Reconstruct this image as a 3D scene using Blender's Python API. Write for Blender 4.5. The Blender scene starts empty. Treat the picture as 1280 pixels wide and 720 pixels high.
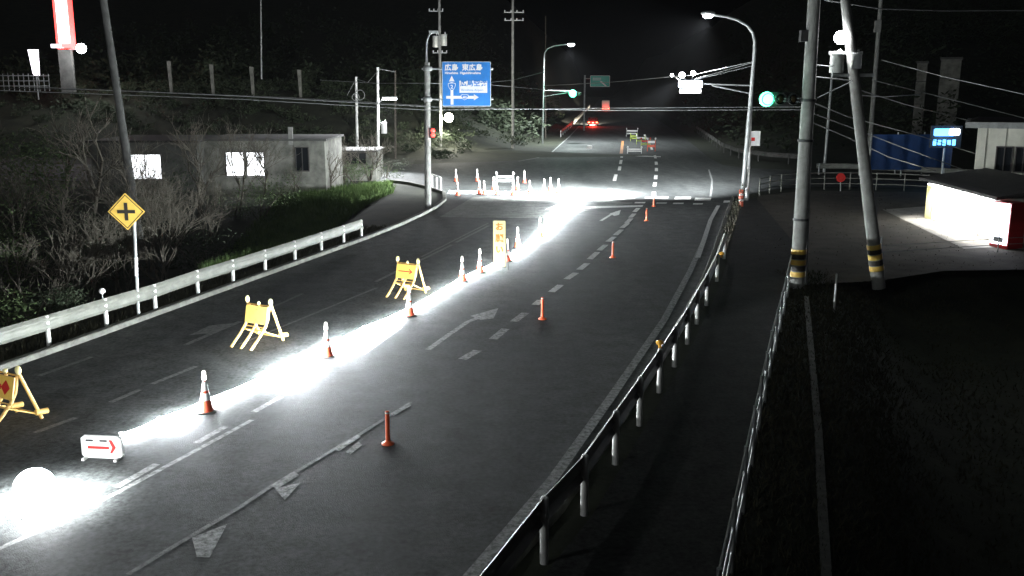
import bpy, math, random
from mathutils import Vector, Matrix
random.seed(7)
R = math.radians
S = bpy.context.scene
COL = S.collection
# ------------------------------------------------------------------ camera, sky, moon, exposure
H, F, YH = 6.5, 1190.0, 110.0
PIT = math.atan((360 - YH) / F)
cam = bpy.data.cameras.new('camera'); cam.sensor_width = 36; cam.lens = 36 * F / 1280
cam.clip_start = .1; cam.clip_end = 3000
co = bpy.data.objects.new('camera', cam); COL.objects.link(co)
co.location = (0, 0, H); co.rotation_euler = (math.pi / 2 - PIT, 0, 0)
S.camera = co
W = bpy.data.worlds.new('World'); S.world = W; W.use_nodes = True
nt = W.node_tree; bg = nt.nodes['Background']
sky = nt.nodes.new('ShaderNodeTexSky'); sky.sky_type = 'NISHITA'; sky.sun_disc = False
SUN_EL, SUN_AZ = 42, 215          # moon: behind the camera, over its left shoulder
sky.sun_elevation = R(-4); sky.sun_rotation = R(SUN_AZ)
nt.links.new(sky.outputs[0], bg.inputs[0]); bg.inputs[1].default_value = .12
sl = bpy.data.lights.new('moon', 'SUN'); sl.energy = .07; sl.angle = R(12); sl.color = (.86, .93, 1)
so = bpy.data.objects.new('moon', sl); COL.objects.link(so)
so.rotation_euler = (R(90 - SUN_EL), 0, R(-35)); so.location = (-20, -20, 40)
S.view_settings.view_transform = 'Standard'; S.view_settings.look = 'None'
S.view_settings.exposure = 0; S.view_settings.gamma = 1
S.cycles.max_bounces = 5; S.cycles.sample_clamp_indirect = 4; S.cycles.use_denoising = True

# ------------------------------------------------------------------ helpers
CP, SP = math.cos(PIT), math.sin(PIT)
def ray(x, y):
    dx, dy = (x - 640) / F, (360 - y) / F
    return Vector((dx, CP + dy * SP, -SP + dy * CP))
def G(x, y, z=0.0):
    d = ray(x, y); t = (z - H) / d.z
    return Vector((d.x * t, d.y * t, z))
def D(x, y, Y):
    d = ray(x, y); t = Y / d.y
    return Vector((d.x * t, Y, H + d.z * t))

class MB:
    def __init__(s): s.v = []; s.f = []; s.sm = []
    def add(s, vs, fs, smooth=False):
        n = len(s.v); s.v += [tuple(v) for v in vs]
        for f in fs: s.f.append([i + n for i in f]); s.sm.append(smooth)
        return s
    def box(s, c, size, rot=None):
        x, y, z = [k / 2 for k in size]; c = Vector(c)
        vs = [Vector((a * x, b * y, d * z)) for d in (-1, 1) for b in (-1, 1) for a in (-1, 1)]
        if rot is not None: vs = [rot @ v for v in vs]
        return s.add([c + v for v in vs], [(0, 2, 3, 1), (4, 5, 7, 6), (0, 1, 5, 4), (2, 6, 7, 3), (0, 4, 6, 2), (1, 3, 7, 5)])
    def rbox(s, c, size, r):      # box with rounded corners in the xz plane, depth along y
        x, y, z = [k / 2 for k in size]; c = Vector(c); pts = []
        for cx, cz, a0 in ((x - r, z - r, 0), (-x + r, z - r, 90), (-x + r, -z + r, 180), (x - r, -z + r, 270)):
            for k in range(4):
                a = R(a0 + 30 * k); pts.append((cx + r * math.cos(a), cz + r * math.sin(a)))
        n = len(pts)
        vs = [c + Vector((p[0], -y, p[1])) for p in pts] + [c + Vector((p[0], y, p[1])) for p in pts]
        return s.add(vs, [tuple(range(n)), tuple(range(2 * n - 1, n - 1, -1))] + [(i, i + n, (i + 1) % n + n, (i + 1) % n) for i in range(n)])
    def tube(s, pts, rad, seg=8, caps=True):
        pts = [Vector(p) for p in pts]; n = len(pts)
        if not hasattr(rad, '__len__'): rad = [rad] * n
        vs = []; u = None
        for i, p in enumerate(pts):
            t = (pts[min(i + 1, n - 1)] - pts[max(i - 1, 0)]).normalized()
            if u is None:
                u = t.cross(Vector((0, 0, 1)))
                if u.length < .05: u = t.cross(Vector((1, 0, 0)))
            u = (u - t * u.dot(t)).normalized(); w = t.cross(u)
            for k in range(seg):
                a = 2 * math.pi * k / seg
                vs.append(p + (u * math.cos(a) + w * math.sin(a)) * rad[i])
        fs = [(i * seg + k, i * seg + (k + 1) % seg, (i + 1) * seg + (k + 1) % seg, (i + 1) * seg + k) for i in range(n - 1) for k in range(seg)]
        s.add(vs, fs, True)
        if caps: s.add(vs[:seg], [tuple(range(seg - 1, -1, -1))]); s.add(vs[-seg:], [tuple(range(seg))])
        return s
    def lathe(s, prof, c=(0, 0, 0), seg=16, smooth=True):
        c = Vector(c); n = len(prof)
        vs = [c + Vector((r * math.cos(2 * math.pi * k / seg), r * math.sin(2 * math.pi * k / seg), z)) for r, z in prof for k in range(seg)]
        fs = [(i * seg + k, i * seg + (k + 1) % seg, (i + 1) * seg + (k + 1) % seg, (i + 1) * seg + k) for i in range(n - 1) for k in range(seg)]
        return s.add(vs, fs, smooth)
    def ball(s, c, r, seg=16, sq=1.0):
        return s.lathe([(max(r * math.sin(math.pi * i / (seg // 2)), 1e-4), -r * sq * math.cos(math.pi * i / (seg // 2))) for i in range(seg // 2 + 1)], c, seg)
    def poly(s, pts):
        return s.add(pts, [tuple(range(len(pts)))])
    def sweep(s, path, prof, smooth=False):   # prof: (offset to the left of travel, z)
        path = [Vector(p) for p in path]; n = len(path); m = len(prof); vs = []
        for i, p in enumerate(path):
            t = path[min(i + 1, n - 1)] - path[max(i - 1, 0)]; t.z = 0; t.normalize()
            nl = Vector((-t.y, t.x, 0))
            vs += [p + nl * o + Vector((0, 0, z)) for o, z in prof]
        return s.add(vs, [(i * m + k, i * m + k + 1, (i + 1) * m + k + 1, (i + 1) * m + k) for i in range(n - 1) for k in range(m - 1)], smooth)
    def build(s, name, mat, parent=None, loc=None):
        me = bpy.data.meshes.new(name); me.from_pydata(s.v, [], s.f)
        me.polygons.foreach_set('use_smooth', s.sm); me.update()
        me.materials.append(M[mat] if isinstance(mat, str) else mat)
        o = bpy.data.objects.new(name, me); COL.objects.link(o)
        if parent: o.parent = parent
        if loc is not None: o.location = loc
        return o
def tag(o, label=None, cat=None, group=None, kind=None):
    for k, v in (('label', label), ('category', cat), ('group', group), ('kind', kind)):
        if v: o[k] = v
    return o
def thing(name, label, cat, loc=(0, 0, 0), rz=0, group=None):
    o = bpy.data.objects.new(name, None); COL.objects.link(o); o.empty_display_size = .3
    o.location = loc; o.rotation_euler = (0, 0, rz)
    return tag(o, label, cat, group)
def copy_tree(o, parent=None):
    c = o.copy(); COL.objects.link(c); c.parent = parent
    for ch in list(o.children): copy_tree(ch, c)
    return c
def light(kind, name, parent, loc, energy, color=(1, 1, 1), size=.1, target=None, cone=120, blend=.6):
    l = bpy.data.lights.new(name, kind); l.energy = energy; l.color = color; l.shadow_soft_size = size
    o = bpy.data.objects.new(name, l); COL.objects.link(o); o.parent = parent; o.location = loc
    if kind == 'SPOT':
        l.spot_size = R(cone); l.spot_blend = blend
        d = Vector(target) if target is not None else Vector((0, 0, -1))
        o.rotation_euler = d.to_track_quat('-Z', 'Y').to_euler()
    return o
def text(s, size, mat, parent, loc, name='lettering', align='LEFT', rot=(math.pi / 2, 0, 0), xs=1.0, bold=0.0):
    c = bpy.data.curves.new('txt', 'FONT'); c.body = s; c.size = size; c.align_x = align; c.offset = bold; c.extrude = .003; c.resolution_u = 3
    o = bpy.data.objects.new('txt', c); COL.objects.link(o)
    me = bpy.data.meshes.new_from_object(o.evaluated_get(bpy.context.evaluated_depsgraph_get()))
    bpy.data.objects.remove(o); bpy.data.curves.remove(c)
    me.name = name; me.materials.clear(); me.materials.append(M[mat])
    o = bpy.data.objects.new(name, me); COL.objects.link(o); o.parent = parent
    o.location = loc; o.rotation_euler = rot; o.scale = (xs, 1, 1)
    return o

# ------------------------------------------------------------------ materials
M = {}
def mat(name, col, rough=.7, metal=0., var=.25, scale=6., bump=0., bscale=60., col2=None, emit=None, es=0., spec=.5, detail=6):
    m = bpy.data.materials.new(name); m.use_nodes = True; n = m.node_tree.nodes; L = m.node_tree.links
    b = n['Principled BSDF']; b.inputs['Roughness'].default_value = rough; b.inputs['Metallic'].default_value = metal
    b.inputs['Specular IOR Level'].default_value = spec
    tc = n.new('ShaderNodeTexCoord')
    if var > 0 or col2:
        ns = n.new('ShaderNodeTexNoise'); ns.inputs['Scale'].default_value = scale; ns.inputs['Detail'].default_value = detail; ns.inputs['Roughness'].default_value = .62
        L.new(tc.outputs['Object'], ns.inputs['Vector'])
        cr = n.new('ShaderNodeValToRGB'); e = cr.color_ramp.elements
        e[0].position = .34; e[1].position = .66
        c2 = col2 or [min(1, c * (1 + var)) for c in col]; c1 = col if col2 else [c * (1 - var) for c in col]
        e[0].color = (*c1, 1); e[1].color = (*c2, 1)
        L.new(ns.outputs['Fac'], cr.inputs['Fac']); L.new(cr.outputs['Color'], b.inputs['Base Color'])
    else: b.inputs['Base Color'].default_value = (*col, 1)
    if bump > 0:
        n2 = n.new('ShaderNodeTexNoise'); n2.inputs['Scale'].default_value = bscale; n2.inputs['Detail'].default_value = 5
        bp = n.new('ShaderNodeBump'); bp.inputs['Strength'].default_value = bump; bp.inputs['Distance'].default_value = .02
        L.new(tc.outputs['Object'], n2.inputs['Vector']); L.new(n2.outputs['Fac'], bp.inputs['Height']); L.new(bp.outputs['Normal'], b.inputs['Normal'])
    if emit:
        b.inputs['Emission Color'].default_value = (*emit, 1); b.inputs['Emission Strength'].default_value = es
    M[name] = m
    return m
def worn(name, col, wear=.5, under=(.05, .052, .05), scale=9.):     # road paint worn through to the asphalt
    m = mat(name, col, .65, var=0, bump=.5, bscale=45); n = m.node_tree.nodes; L = m.node_tree.links; b = n['Principled BSDF']
    tc = n['Texture Coordinate']; ns = n.new('ShaderNodeTexNoise'); ns.inputs['Scale'].default_value = scale; ns.inputs['Detail'].default_value = 9; ns.inputs['Roughness'].default_value = .75
    L.new(tc.outputs['Object'], ns.inputs['Vector'])
    cr = n.new('ShaderNodeValToRGB'); cr.color_ramp.elements[0].position = wear - .09; cr.color_ramp.elements[1].position = wear + .09
    cr.color_ramp.elements[0].color = (*under, 1); cr.color_ramp.elements[1].color = (*col, 1)
    L.new(ns.outputs['Fac'], cr.inputs['Fac']); L.new(cr.outputs['Color'], b.inputs['Base Color'])
def asphalt(name, a, b_):
    m = mat(name, a, .78, var=0, bump=.5, bscale=45, spec=.3); n = m.node_tree.nodes; L = m.node_tree.links; b = n['Principled BSDF']; tc = n['Texture Coordinate']
    big = n.new('ShaderNodeTexNoise'); big.inputs['Scale'].default_value = .35; big.inputs['Detail'].default_value = 8; big.inputs['Roughness'].default_value = .6
    mp = n.new('ShaderNodeMapping'); mp.inputs['Rotation'].default_value = (0, 0, R(19)); mp.inputs['Scale'].default_value = (1.8, .22, 1)
    L.new(tc.outputs['Object'], mp.inputs['Vector']); L.new(mp.outputs['Vector'], big.inputs['Vector'])
    fine = n.new('ShaderNodeTexNoise'); fine.inputs['Scale'].default_value = 11; fine.inputs['Detail'].default_value = 2; fine.inputs['Roughness'].default_value = .6
    L.new(tc.outputs['Object'], fine.inputs['Vector'])
    mid = n.new('ShaderNodeTexNoise'); mid.inputs['Scale'].default_value = 1.7; mid.inputs['Detail'].default_value = 5; mid.inputs['Roughness'].default_value = .65
    L.new(tc.outputs['Object'], mid.inputs['Vector'])
    c1 = n.new('ShaderNodeValToRGB'); c1.color_ramp.elements[0].position = .3; c1.color_ramp.elements[1].position = .7
    c1.color_ramp.elements[0].color = (*a, 1); c1.color_ramp.elements[1].color = (*b_, 1)
    c2 = n.new('ShaderNodeValToRGB'); c2.color_ramp.elements[0].position = .36; c2.color_ramp.elements[1].position = .64
    c2.color_ramp.elements[0].color = (.2, .21, .21, 1); c2.color_ramp.elements[1].color = (1.8, 1.8, 1.8, 1)
    mx = n.new('ShaderNodeMixRGB'); mx.blend_type = 'MULTIPLY'; mx.inputs[0].default_value = 1
    L.new(big.outputs['Fac'], c1.inputs['Fac']); av = n.new('ShaderNodeMath'); av.operation = 'ADD'; L.new(fine.outputs['Fac'], av.inputs[0]); L.new(mid.outputs['Fac'], av.inputs[1]); hf = n.new('ShaderNodeMath'); hf.operation = 'MULTIPLY'; hf.inputs[1].default_value = .5; L.new(av.outputs[0], hf.inputs[0]); L.new(hf.outputs[0], c2.inputs['Fac'])
    L.new(c1.outputs['Color'], mx.inputs[1]); L.new(c2.outputs['Color'], mx.inputs[2]); L.new(mx.outputs[0], b.inputs['Base Color'])
asphalt('asphalt', (.028, .031, .031), (.064, .068, .066))
asphalt('asphalt_patch', (.10, .105, .098), (.15, .155, .145))
asphalt('asphalt_new', (.028, .03, .03), (.04, .042, .042))
asphalt('path', (.018, .018, .017), (.032, .032, .03))
worn('paint', (.62, .63, .6), .42); worn('paint_worn', (.34, .35, .34), .49); worn('paint_old', (.16, .165, .16), .5)
worn('paint_orange', (.5, .22, .08), .42)
mat('tar', (.006, .006, .006), .7, var=.4, scale=3)
mat('cone_light', (.8, .8, .75), .4, var=0, emit=(1, .93, .85), es=1.6)
mat('ground', (.012, .016, .008), .95, col2=(.03, .034, .018), scale=.8, bump=.8, bscale=6, detail=10)
mat('dirt', (.045, .04, .031), .95, col2=(.085, .076, .06), scale=1.1, bump=.6, bscale=12, detail=10)
mat('apron', (.3, .29, .26), .85, var=.25, scale=1.6, bump=.3, bscale=20)
mat('kerb', (.13, .13, .115), .85, var=.35, scale=4, bump=.4, bscale=25)
mat('concrete', (.27, .27, .25), .85, var=.25, scale=2.2, bump=.35, bscale=22)
mat('concrete_dark', (.09, .09, .085), .9, var=.35, scale=2, bump=.3, bscale=20)
mat('galv', (.42, .44, .43), .5, .35, var=.2, scale=3)
mat('rail_white', (.17, .175, .15), .5, var=.2, scale=3, bump=.1, bscale=8)
mat('post_white', (.72, .72, .68), .5, var=.15, scale=5)
mat('white', (.78, .78, .76), .5, var=.08)
mat('steel_dark', (.05, .05, .05), .6, .3, var=.3)
mat('cable', (.05, .05, .05), .6, var=.1)
mat('cable_grey', (.22, .23, .22), .6, var=.1)
mat('sign_blue', (.02, .2, .6), .4, var=.1, scale=2)
mat('sign_green', (.02, .42, .3), .4, var=.1, scale=2)
mat('sign_yellow', (.8, .52, .1), .45, var=.1, scale=4)
mat('sign_black', (.03, .025, .02), .5, var=.1)
mat('pale_yellow', (.85, .74, .35), .5, var=.06)
mat('glyph_orange', (.55, .22, .02), .5, var=.1)
mat('barricade', (.72, .44, .13), .5, var=.14, scale=8)
mat('red', (.5, .02, .015), .5, var=.15)
mat('cone_orange', (.75, .11, .05), .5, var=.12, scale=8)
mat('post_orange', (.85, .13, .04), .5, var=.1)
mat('rubber', (.02, .02, .02), .8, var=.2)
mat('reflector_amber', (.8, .4, .05), .3, var=.1)
mat('bark', (.10, .088, .07), .95, var=.4, scale=7, bump=.6, bscale=18)
mat('twig', (.12, .108, .085), .95, var=.3, scale=4)
mat('leaf', (.035, .06, .02), .7, col2=(.075, .11, .035), scale=2.5)
mat('leaf_dark', (.018, .03, .013), .8, col2=(.04, .055, .025), scale=1.2)
mat('grass', (.05, .1, .02), .8, col2=(.12, .19, .05), scale=1.2)
mat('grass_dry', (.03, .032, .015), .9, col2=(.055, .052, .028), scale=1.5)
mat('plaster', (.19, .19, .165), .9, var=.45, scale=1.2, bump=.25, bscale=14)
mat('plaster_dark', (.10, .10, .09), .9, var=.3, scale=1.5)
mat('siding', (.6, .59, .5), .7, var=.1, scale=1.5)
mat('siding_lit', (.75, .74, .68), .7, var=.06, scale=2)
mat('roof_tile', (.035, .033, .032), .7, var=.35, scale=3)
mat('roof_metal', (.3, .31, .3), .5, .2, var=.15)
mat('glass', (.015, .017, .02), .08, var=0, spec=.6)
mat('curtain', (.3, .29, .25), .9, var=.3, scale=5)
mat('frame_dark', (.06, .055, .05), .5, var=.1)
mat('window_lit', (.8, .8, .78), .5, var=0, emit=(.95, .97, 1), es=3.0)
mat('tarp_blue', (.012, .05, .16), .6, var=.25, scale=1.2, bump=.8, bscale=3)
mat('led_blue', (.1, .3, .9), .4, var=0, emit=(.12, .45, 1), es=4)
mat('led_white', (.8, .85, 1), .4, var=0, emit=(.75, .85, 1), es=9)
mat('neon_white', (.9, .8, .8), .4, var=0, emit=(1, .78, .75), es=6)
mat('neon_red', (.9, .1, .1), .4, var=0, emit=(1, .06, .05), es=4)
mat('sign_white_lit', (.9, .9, .85), .4, var=0, emit=(.95, .88, 1), es=4)
mat('lamp', (.9, .9, .9), .3, var=0, emit=(.93, .96, 1), es=60)
mat('lamp_warm', (.9, .9, .8), .3, var=0, emit=(1, .97, .8), es=60)
mat('green_lens', (.1, .8, .5), .3, var=0, emit=(.1, 1, .5), es=9)
mat('red_lens', (.8, .05, .05), .3, var=0, emit=(1, .04, .03), es=10)
mat('dark_lens', (.03, .02, .01), .2, var=0)
mat('tail', (.8, .02, .02), .3, var=0, emit=(1, .05, .02), es=40)
mat('car_paint', (.03, .03, .035), .25, .3, var=.05)
mat('truck_paint', (.5, .5, .5), .4, var=.1)
mat('glare_ball', (.9, .9, .9), .4, var=0, emit=(.93, .98, 1), es=90)
mat('vending_lit', (.9, .9, .95), .3, var=0, emit=(.85, .88, 1), es=6)
mat('vending_red', (.45, .02, .02), .35, var=.1)
mat('hi_vis', (.28, .36, .06), .5, var=.15)

# ------------------------------------------------------------------ road plan, from picture points that lie on the ground
RAIL = [(680, 700), (730, 640), (769, 577), (799, 529), (824, 488), (843, 456), (859, 428), (871, 403), (883, 380), (896, 350), (905, 322), (913, 292), (919, 268), (925, 248)]
railp = [G(*p) for p in RAIL]
def extend(a, b, dist):
    d = (a - b).normalized(); return a + d * dist
railp = [extend(railp[0], railp[3], 30)] + railp
def shift(path, off):
    out = []
    for i, p in enumerate(path):
        t = path[min(i + 1, len(path) - 1)] - path[max(i - 1, 0)]; t.z = 0; t.normalize()
        out.append(p + Vector((-t.y, t.x, 0)) * off)
    return out
KERB = [(0, 465), (108, 427), (215, 388), (322, 349), (430, 310), (470, 295), (500, 283), (528, 270), (547, 260)]
kerbp = [G(*p) for p in KERB]; kerbp = [extend(kerbp[0], kerbp[2], 34)] + kerbp
corner = [G(558, 251), G(557, 242), G(540, 236), G(515, 230), G(490, 227)]
roadR = shift(railp, .55)
left_road_lo = G(490, 227); left_road_hi = G(490, 207)
far_left = [G(520, 205), G(560, 203.5), G(610, 202), G(650, 200), G(672, 197), G(685, 193), G(697, 183), G(710, 171), G(720, 160), G(730, 148), G(741, 134)]
far_right = [G(800, 137), G(822, 150), G(846, 165), G(868, 182), G(886, 197), G(903, 206), G(930, 210)]
fl_end = far_left[-1] + (far_left[-1] - far_left[-3]).normalized() * 260
fr_end = far_right[0] + (far_left[-1] - far_left[-3]).normalized() * 330
bound = roadR + [G(945, 241), G(975, 236), G(1010, 233.5), G(1160, 235), Vector((130, G(1160, 235).y - 4, 0)), Vector((130, G(1100, 215).y + 2, 0)),
                 G(1100, 214), G(1000, 212.5)] + far_right[::-1] + [fr_end, fl_end] + far_left[::-1] + [left_road_hi, Vector((-110, left_road_hi.y + 6, 0)), Vector((-110, left_road_lo.y + 3, 0)), left_road_lo] + corner[::-1][1:] + kerbp[::-1]
tag(MB().poly(bound).build('road', 'asphalt'), kind='structure')

def lerp_x(path, Y):
    for a, b in zip(path, path[1:]):
        if (a.y - Y) * (b.y - Y) <= 0 and abs(b.y - a.y) > 1e-6: return a.x + (b.x - a.x) * (Y - a.y) / (b.y - a.y)
    return path[-1].x if abs(Y - path[-1].y) < abs(Y - path[0].y) else path[0].x
def ss(a, b, x):
    t = max(0, min(1, (x - a) / (b - a))); return t * t * (3 - 2 * t)
FL = far_left[5:] + [fl_end]; FR = far_right[::-1][1:] + [fr_end]
FENCE = [G(914, 715), G(940, 580), G(962, 470), G(980, 392), G(988, 352)]
FENCE = [extend(FENCE[0], FENCE[2], 26)] + FENCE
def height(x, y):
    z = -.05
    if y > 88:
        dl = lerp_x(FL, y) - x if y > 96 else 12 - x * .5
        if x < 40 and dl > 0:
            m = ss(2, 22, dl); z += m * 6.4 * ss(90, 110, y) + m * 22 * ss(135, 240, y)
        dr = x - lerp_x(FR, y)
        if dr > 0 and x > 15: z += ss(3, 26, dr) * (12 * ss(86, 135, y) + 16 * ss(130, 230, y))
    if y < 45 and x > 0:
        dx = x - lerp_x(FENCE, y)
        if dx > 0: z -= 1.9 * ss(1.1, 4.5, dx) * (1 - ss(29, 36, y))
    if x < -8 and 8 < y < 62:
        dx = lerp_x(kerbp, y) - x
        if dx > 2.2: z -= 1.3 * ss(2.2, 6, dx) * (1 - ss(44, 58, y))
    if x < -60: z += 4 * ss(-60, -120, x)
    return z
def rng(a, b, s):
    o = []
    while a < b - 1e-6: o.append(a); a += s
    return o
xs = rng(-300, -60, 12) + rng(-60, 60, 1.25) + rng(60, 360, 12) + [360]; ys = rng(-60, -20, 8) + rng(-20, 140, 1.25) + rng(140, 700, 10) + [700]
nx = len(xs); mb = MB()
mb.add([(x, y, height(x, y)) for y in ys for x in xs], [(j * nx + i, j * nx + i + 1, (j + 1) * nx + i + 1, (j + 1) * nx + i) for j in range(len(ys) - 1) for i in range(nx - 1)], True)
tag(mb.build('ground', 'ground'), kind='structure')

# ground cover sheets
walk = shift(railp, -.15); back = [Vector(p) for p in FENCE]
pav = walk + [G(945, 247), G(990, 300)] + back[::-1]
tag(MB().poly([p + Vector((0, 0, -.006)) for p in pav]).build('pavement', 'path'), kind='structure')
yard = [G(922, 300), G(948, 244), G(1010, 238), G(1158, 240), G(1250, 290), G(1400, 310), G(1400, 335), G(1180, 338), G(1100, 350), G(1004, 356), G(930, 345)]
tag(MB().poly([p + Vector((0, 0, -.012)) for p in yard]).build('dirt_yard', 'dirt'), kind='structure')
apron = [G(1103, 262), G(1158, 258), G(1252, 292), G(1330, 300), G(1330, 316), G(1245, 309), G(1205, 311)]
tag(MB().poly([p + Vector((0, 0, .004)) for p in apron]).build('concrete_apron', 'apron'), kind='structure')
# kerbs
KP = [(-.0, -.05), (0, .13), (.02, .15), (.2, .15), (.22, .12), (.22, -.05)]
tag(MB().sweep(kerbp + [corner[0], corner[1], corner[2], corner[3], corner[4]], KP).build('kerb', 'kerb'), kind='structure')
tag(MB().sweep(shift(railp, .5), [(0, -.05), (0, .11), (-.02, .12), (-.16, .12), (-.18, .1), (-.18, -.05)]).build('kerb', 'kerb'), kind='structure')
DITCH = [G(1034, 735), G(1029, 650), G(1023, 540), G(1014, 440), G(1008, 372)]
DITCH = [extend(DITCH[0], DITCH[2], 14)] + DITCH
tag(MB().sweep([Vector((p.x, p.y, height(p.x, p.y))) for p in DITCH], [(-.07, -.1), (-.07, .1), (.07, .1), (.07, -.1)]).build('ditch_edge', 'kerb'), kind='structure')

# ------------------------------------------------------------------ pavement patches and markings (children of nothing: the setting)
ZC = [0]
def dz():
    ZC[0] += 1; return ZC[0] * .000012
def mark(pts, m='paint', z=.005, name='road_marking'):
    z = z * .25 + dz()
    return tag(MB().poly([G(*p) + Vector((0, 0, z)) for p in pts]).build(name, m), kind='structure')
def stripe(a, b, w, m='paint', z=.005):
    A, B = G(*a), G(*b); t = (B - A).normalized(); n = Vector((-t.y, t.x, 0)) * w / 2; up = Vector((0, 0, z * .25 + dz()))
    return tag(MB().poly([A - n + up, B - n + up, B + n + up, A + n + up]).build('road_marking', m), kind='structure')
def line(pts, w, m='paint', z=.005):
    z = z * .25 + dz()
    return tag(MB().sweep([G(*p) for p in pts], [(-w / 2, z), (w / 2, z)]).build('road_marking', m), kind='structure')
mark([(549, 271.5), (700, 273), (738, 262), (790, 254), (795, 246), (700, 244), (592, 246)], 'asphalt_patch', .0045, 'pavement_patch')
mark([(549, 272.6), (700, 274.4), (700, 273.2), (549, 271.6)], 'asphalt_new', .006, 'pavement_joint')
mark([(708, 186), (726, 185), (746, 186.5), (740, 188), (722, 187.2), (712, 188)], 'tar', .004, 'pavement_patch')
mark([(762, 251), (785, 248.6), (812, 248.4), (838, 250), (864, 251.5), (850, 253), (815, 252.4), (790, 253)], 'tar', .009, 'pavement_patch')
line([(575, 735), (690, 600), (760, 502), (830, 400), (862, 340), (880, 300), (888, 275), (898, 257)], .2, 'paint_worn')
line([(872, 322), (880, 300), (888, 275), (898, 257)], .2, 'paint', .008)
line([(-20, 694), (30, 672), (150, 614), (230, 571), (315, 525)], .11, 'paint_worn')
for a, b in [((145, 609), (196, 580)), ((245, 554), (282, 533)), ((317, 515), (351, 496))]: stripe(a, b, .15, 'paint_worn')
line([(454, 443), (478, 426), (502, 409)], .1, 'paint_worn')
for a, b in [((43, 541), (95, 522)), ((138, 503), (175, 487)), ((190, 480), (245, 458)), ((48, 470), (115, 446)), ((520, 328), (565, 306)), ((570, 303), (611, 282)), ((470, 352), (508, 333))]:
    stripe(a, b, .14, 'paint_old')
stripe((527, 321), (610, 279), .1, 'paint_old'); stripe((300, 430), (470, 360), .1, 'paint_old')
line([(160, 718), (222, 680), (300, 634), (340, 607), (412, 565), (448, 544), (513, 503)], .09, 'paint_old')
for q in [[(338, 607), (368, 589), (374, 594), (346, 611)], [(344, 611), (376, 603), (356, 625)], [(240, 672), (284, 655), (262, 697), (246, 696)], [(432, 565), (448, 552), (453, 556), (438, 568)], [(418, 562), (447, 543), (451, 546), (424, 564)], [(488, 517), (512, 503), (514, 507), (492, 520)]]:
    mark(q, 'paint_worn')
for a, b in [((578, 449), (597, 438)), ((616, 424), (632, 411)), ((642, 402), (657, 391)), ((669, 381), (676, 375)), ((689, 365), (701, 356)), ((708, 349), (720, 341)), ((724, 337), (734, 329)), ((737, 324), (747, 315)), ((749, 313), (757, 306)), ((760, 302), (768, 296)), ((769, 294), (777, 287)), ((777, 285), (785, 279)), ((783, 279), (789, 273)), ((788, 272), (793, 267)), ((793, 265), (798, 260))]:
    stripe(a, b, .24, 'paint' if a[1] < 400 else 'paint_worn')
def arrow(shaft, head, m):
    line(shaft, .16, m); mark(head, m, .0065)
arrow([(535, 437), (560, 419), (585, 402), (601, 396)], [(588, 395), (623, 385), (617, 398), (600, 400)], 'paint_worn')
arrow([(232, 431), (262, 418), (300, 402)], [(236, 419), (262, 407), (292, 404), (270, 416)], 'paint_old')
line([(330, 388), (352, 379), (378, 367)], .12, 'paint_old')
arrow([(751, 276), (764, 268), (772, 264)], [(762, 267), (776, 262.5), (774, 268.5), (768, 270)], 'paint')
arrow([(683, 262), (700, 255), (712, 251)], [(700, 252), (722, 248), (716, 256)], 'paint')
mark([(690, 262), (803, 258.5), (804, 256.5), (690, 259)], 'paint', .007)
for x0, x1, yc, hh in ((742, 772, 246.6, 1.3), (806, 835, 247, 1.2), (843, 863, 247.6, 1.5), (868, 888, 249, 1.7), (793, 806, 253.3, .8), (820, 833, 253.8, .7), (841, 854, 254.2, .8), (866, 878, 254.8, .8), (904, 915, 252, 1.3)):
    mark([(x0, yc + hh), (x1, yc + hh), (x1 + 1, yc - hh), (x0 + 1, yc - hh)], 'paint', .0065)
line([(888, 246), (889.5, 236), (890, 225), (886, 212)], .12, 'paint_worn')
line([(648, 201.5), (676, 196.5), (688, 192), (699, 182), (711, 171.5), (722, 160), (732, 148)], .15, 'paint_worn')
for a, b in [((757, 243), (763, 236)), ((768, 226), (770, 218)), ((774, 213), (775, 208)), ((775.5, 205), (776.5, 200)), ((777, 197), (777.5, 193)), ((817, 247), (817.5, 240)), ((818, 233), (819, 228)), ((819.5, 224), (820, 219)), ((820.5, 214), (820.5, 210)), ((820.5, 206), (820, 202)), ((819.5, 198), (818.5, 194)), ((815, 187), (812, 180)), ((809, 174), (805, 168))]:
    stripe(a, b, .25)
mark([(777, 194.6), (826, 196.4), (826, 195.4), (777, 193.6)], 'paint', .0065)
mark([(774.5, 192), (778.5, 192), (780, 176), (777, 176)], 'paint_orange', .006)
stripe((560, 241), (700, 243.5), .9, 'paint', .006)  # white band in the paint stands for the streak of light, not a marking

# ------------------------------------------------------------------ guard rails
WB = [(0, .0), (.02, .03), (.075, .07), (.075, .12), (.01, .175), (.075, .23), (.075, .28), (.02, .32), (0, .35)]
def guardrail(path, label, side, top=.85, post_px=None, pitch=2.0, rail='rail_white', postm='post_white', name='guardrail', group=None, end_post=True, prof=WB):
    o = thing(name, label, 'guardrail', path[0]); base = path[0]
    loc = [p - base for p in path]
    pr = [(side * a, z * 1.15 + top - .4) for a, z in prof]
    MB().sweep(loc, pr, True).build('beam', rail, o)
    MB().sweep(loc, [(a - side * .006, z) for a, z in pr[::-1]], True).build('beam_back', rail, o)
    posts = post_px or []
    if not posts:
        acc = 0; nxt = .2
        for a, b in zip(path, path[1:]):
            d = (b - a).length
            while nxt <= acc + d: posts.append(a + (b - a) * ((nxt - acc) / d)); nxt += pitch
            acc += d
    src = MB().lathe([(.06, -.3), (.06, top - .03), (.05, top), (.001, top + .005)], seg=10).build('post', postm, o, posts[0] - base)
    for p in posts[1:]:
        c = src.copy(); COL.objects.link(c); c.parent = o; c.location = p - base
    return o, base
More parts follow.
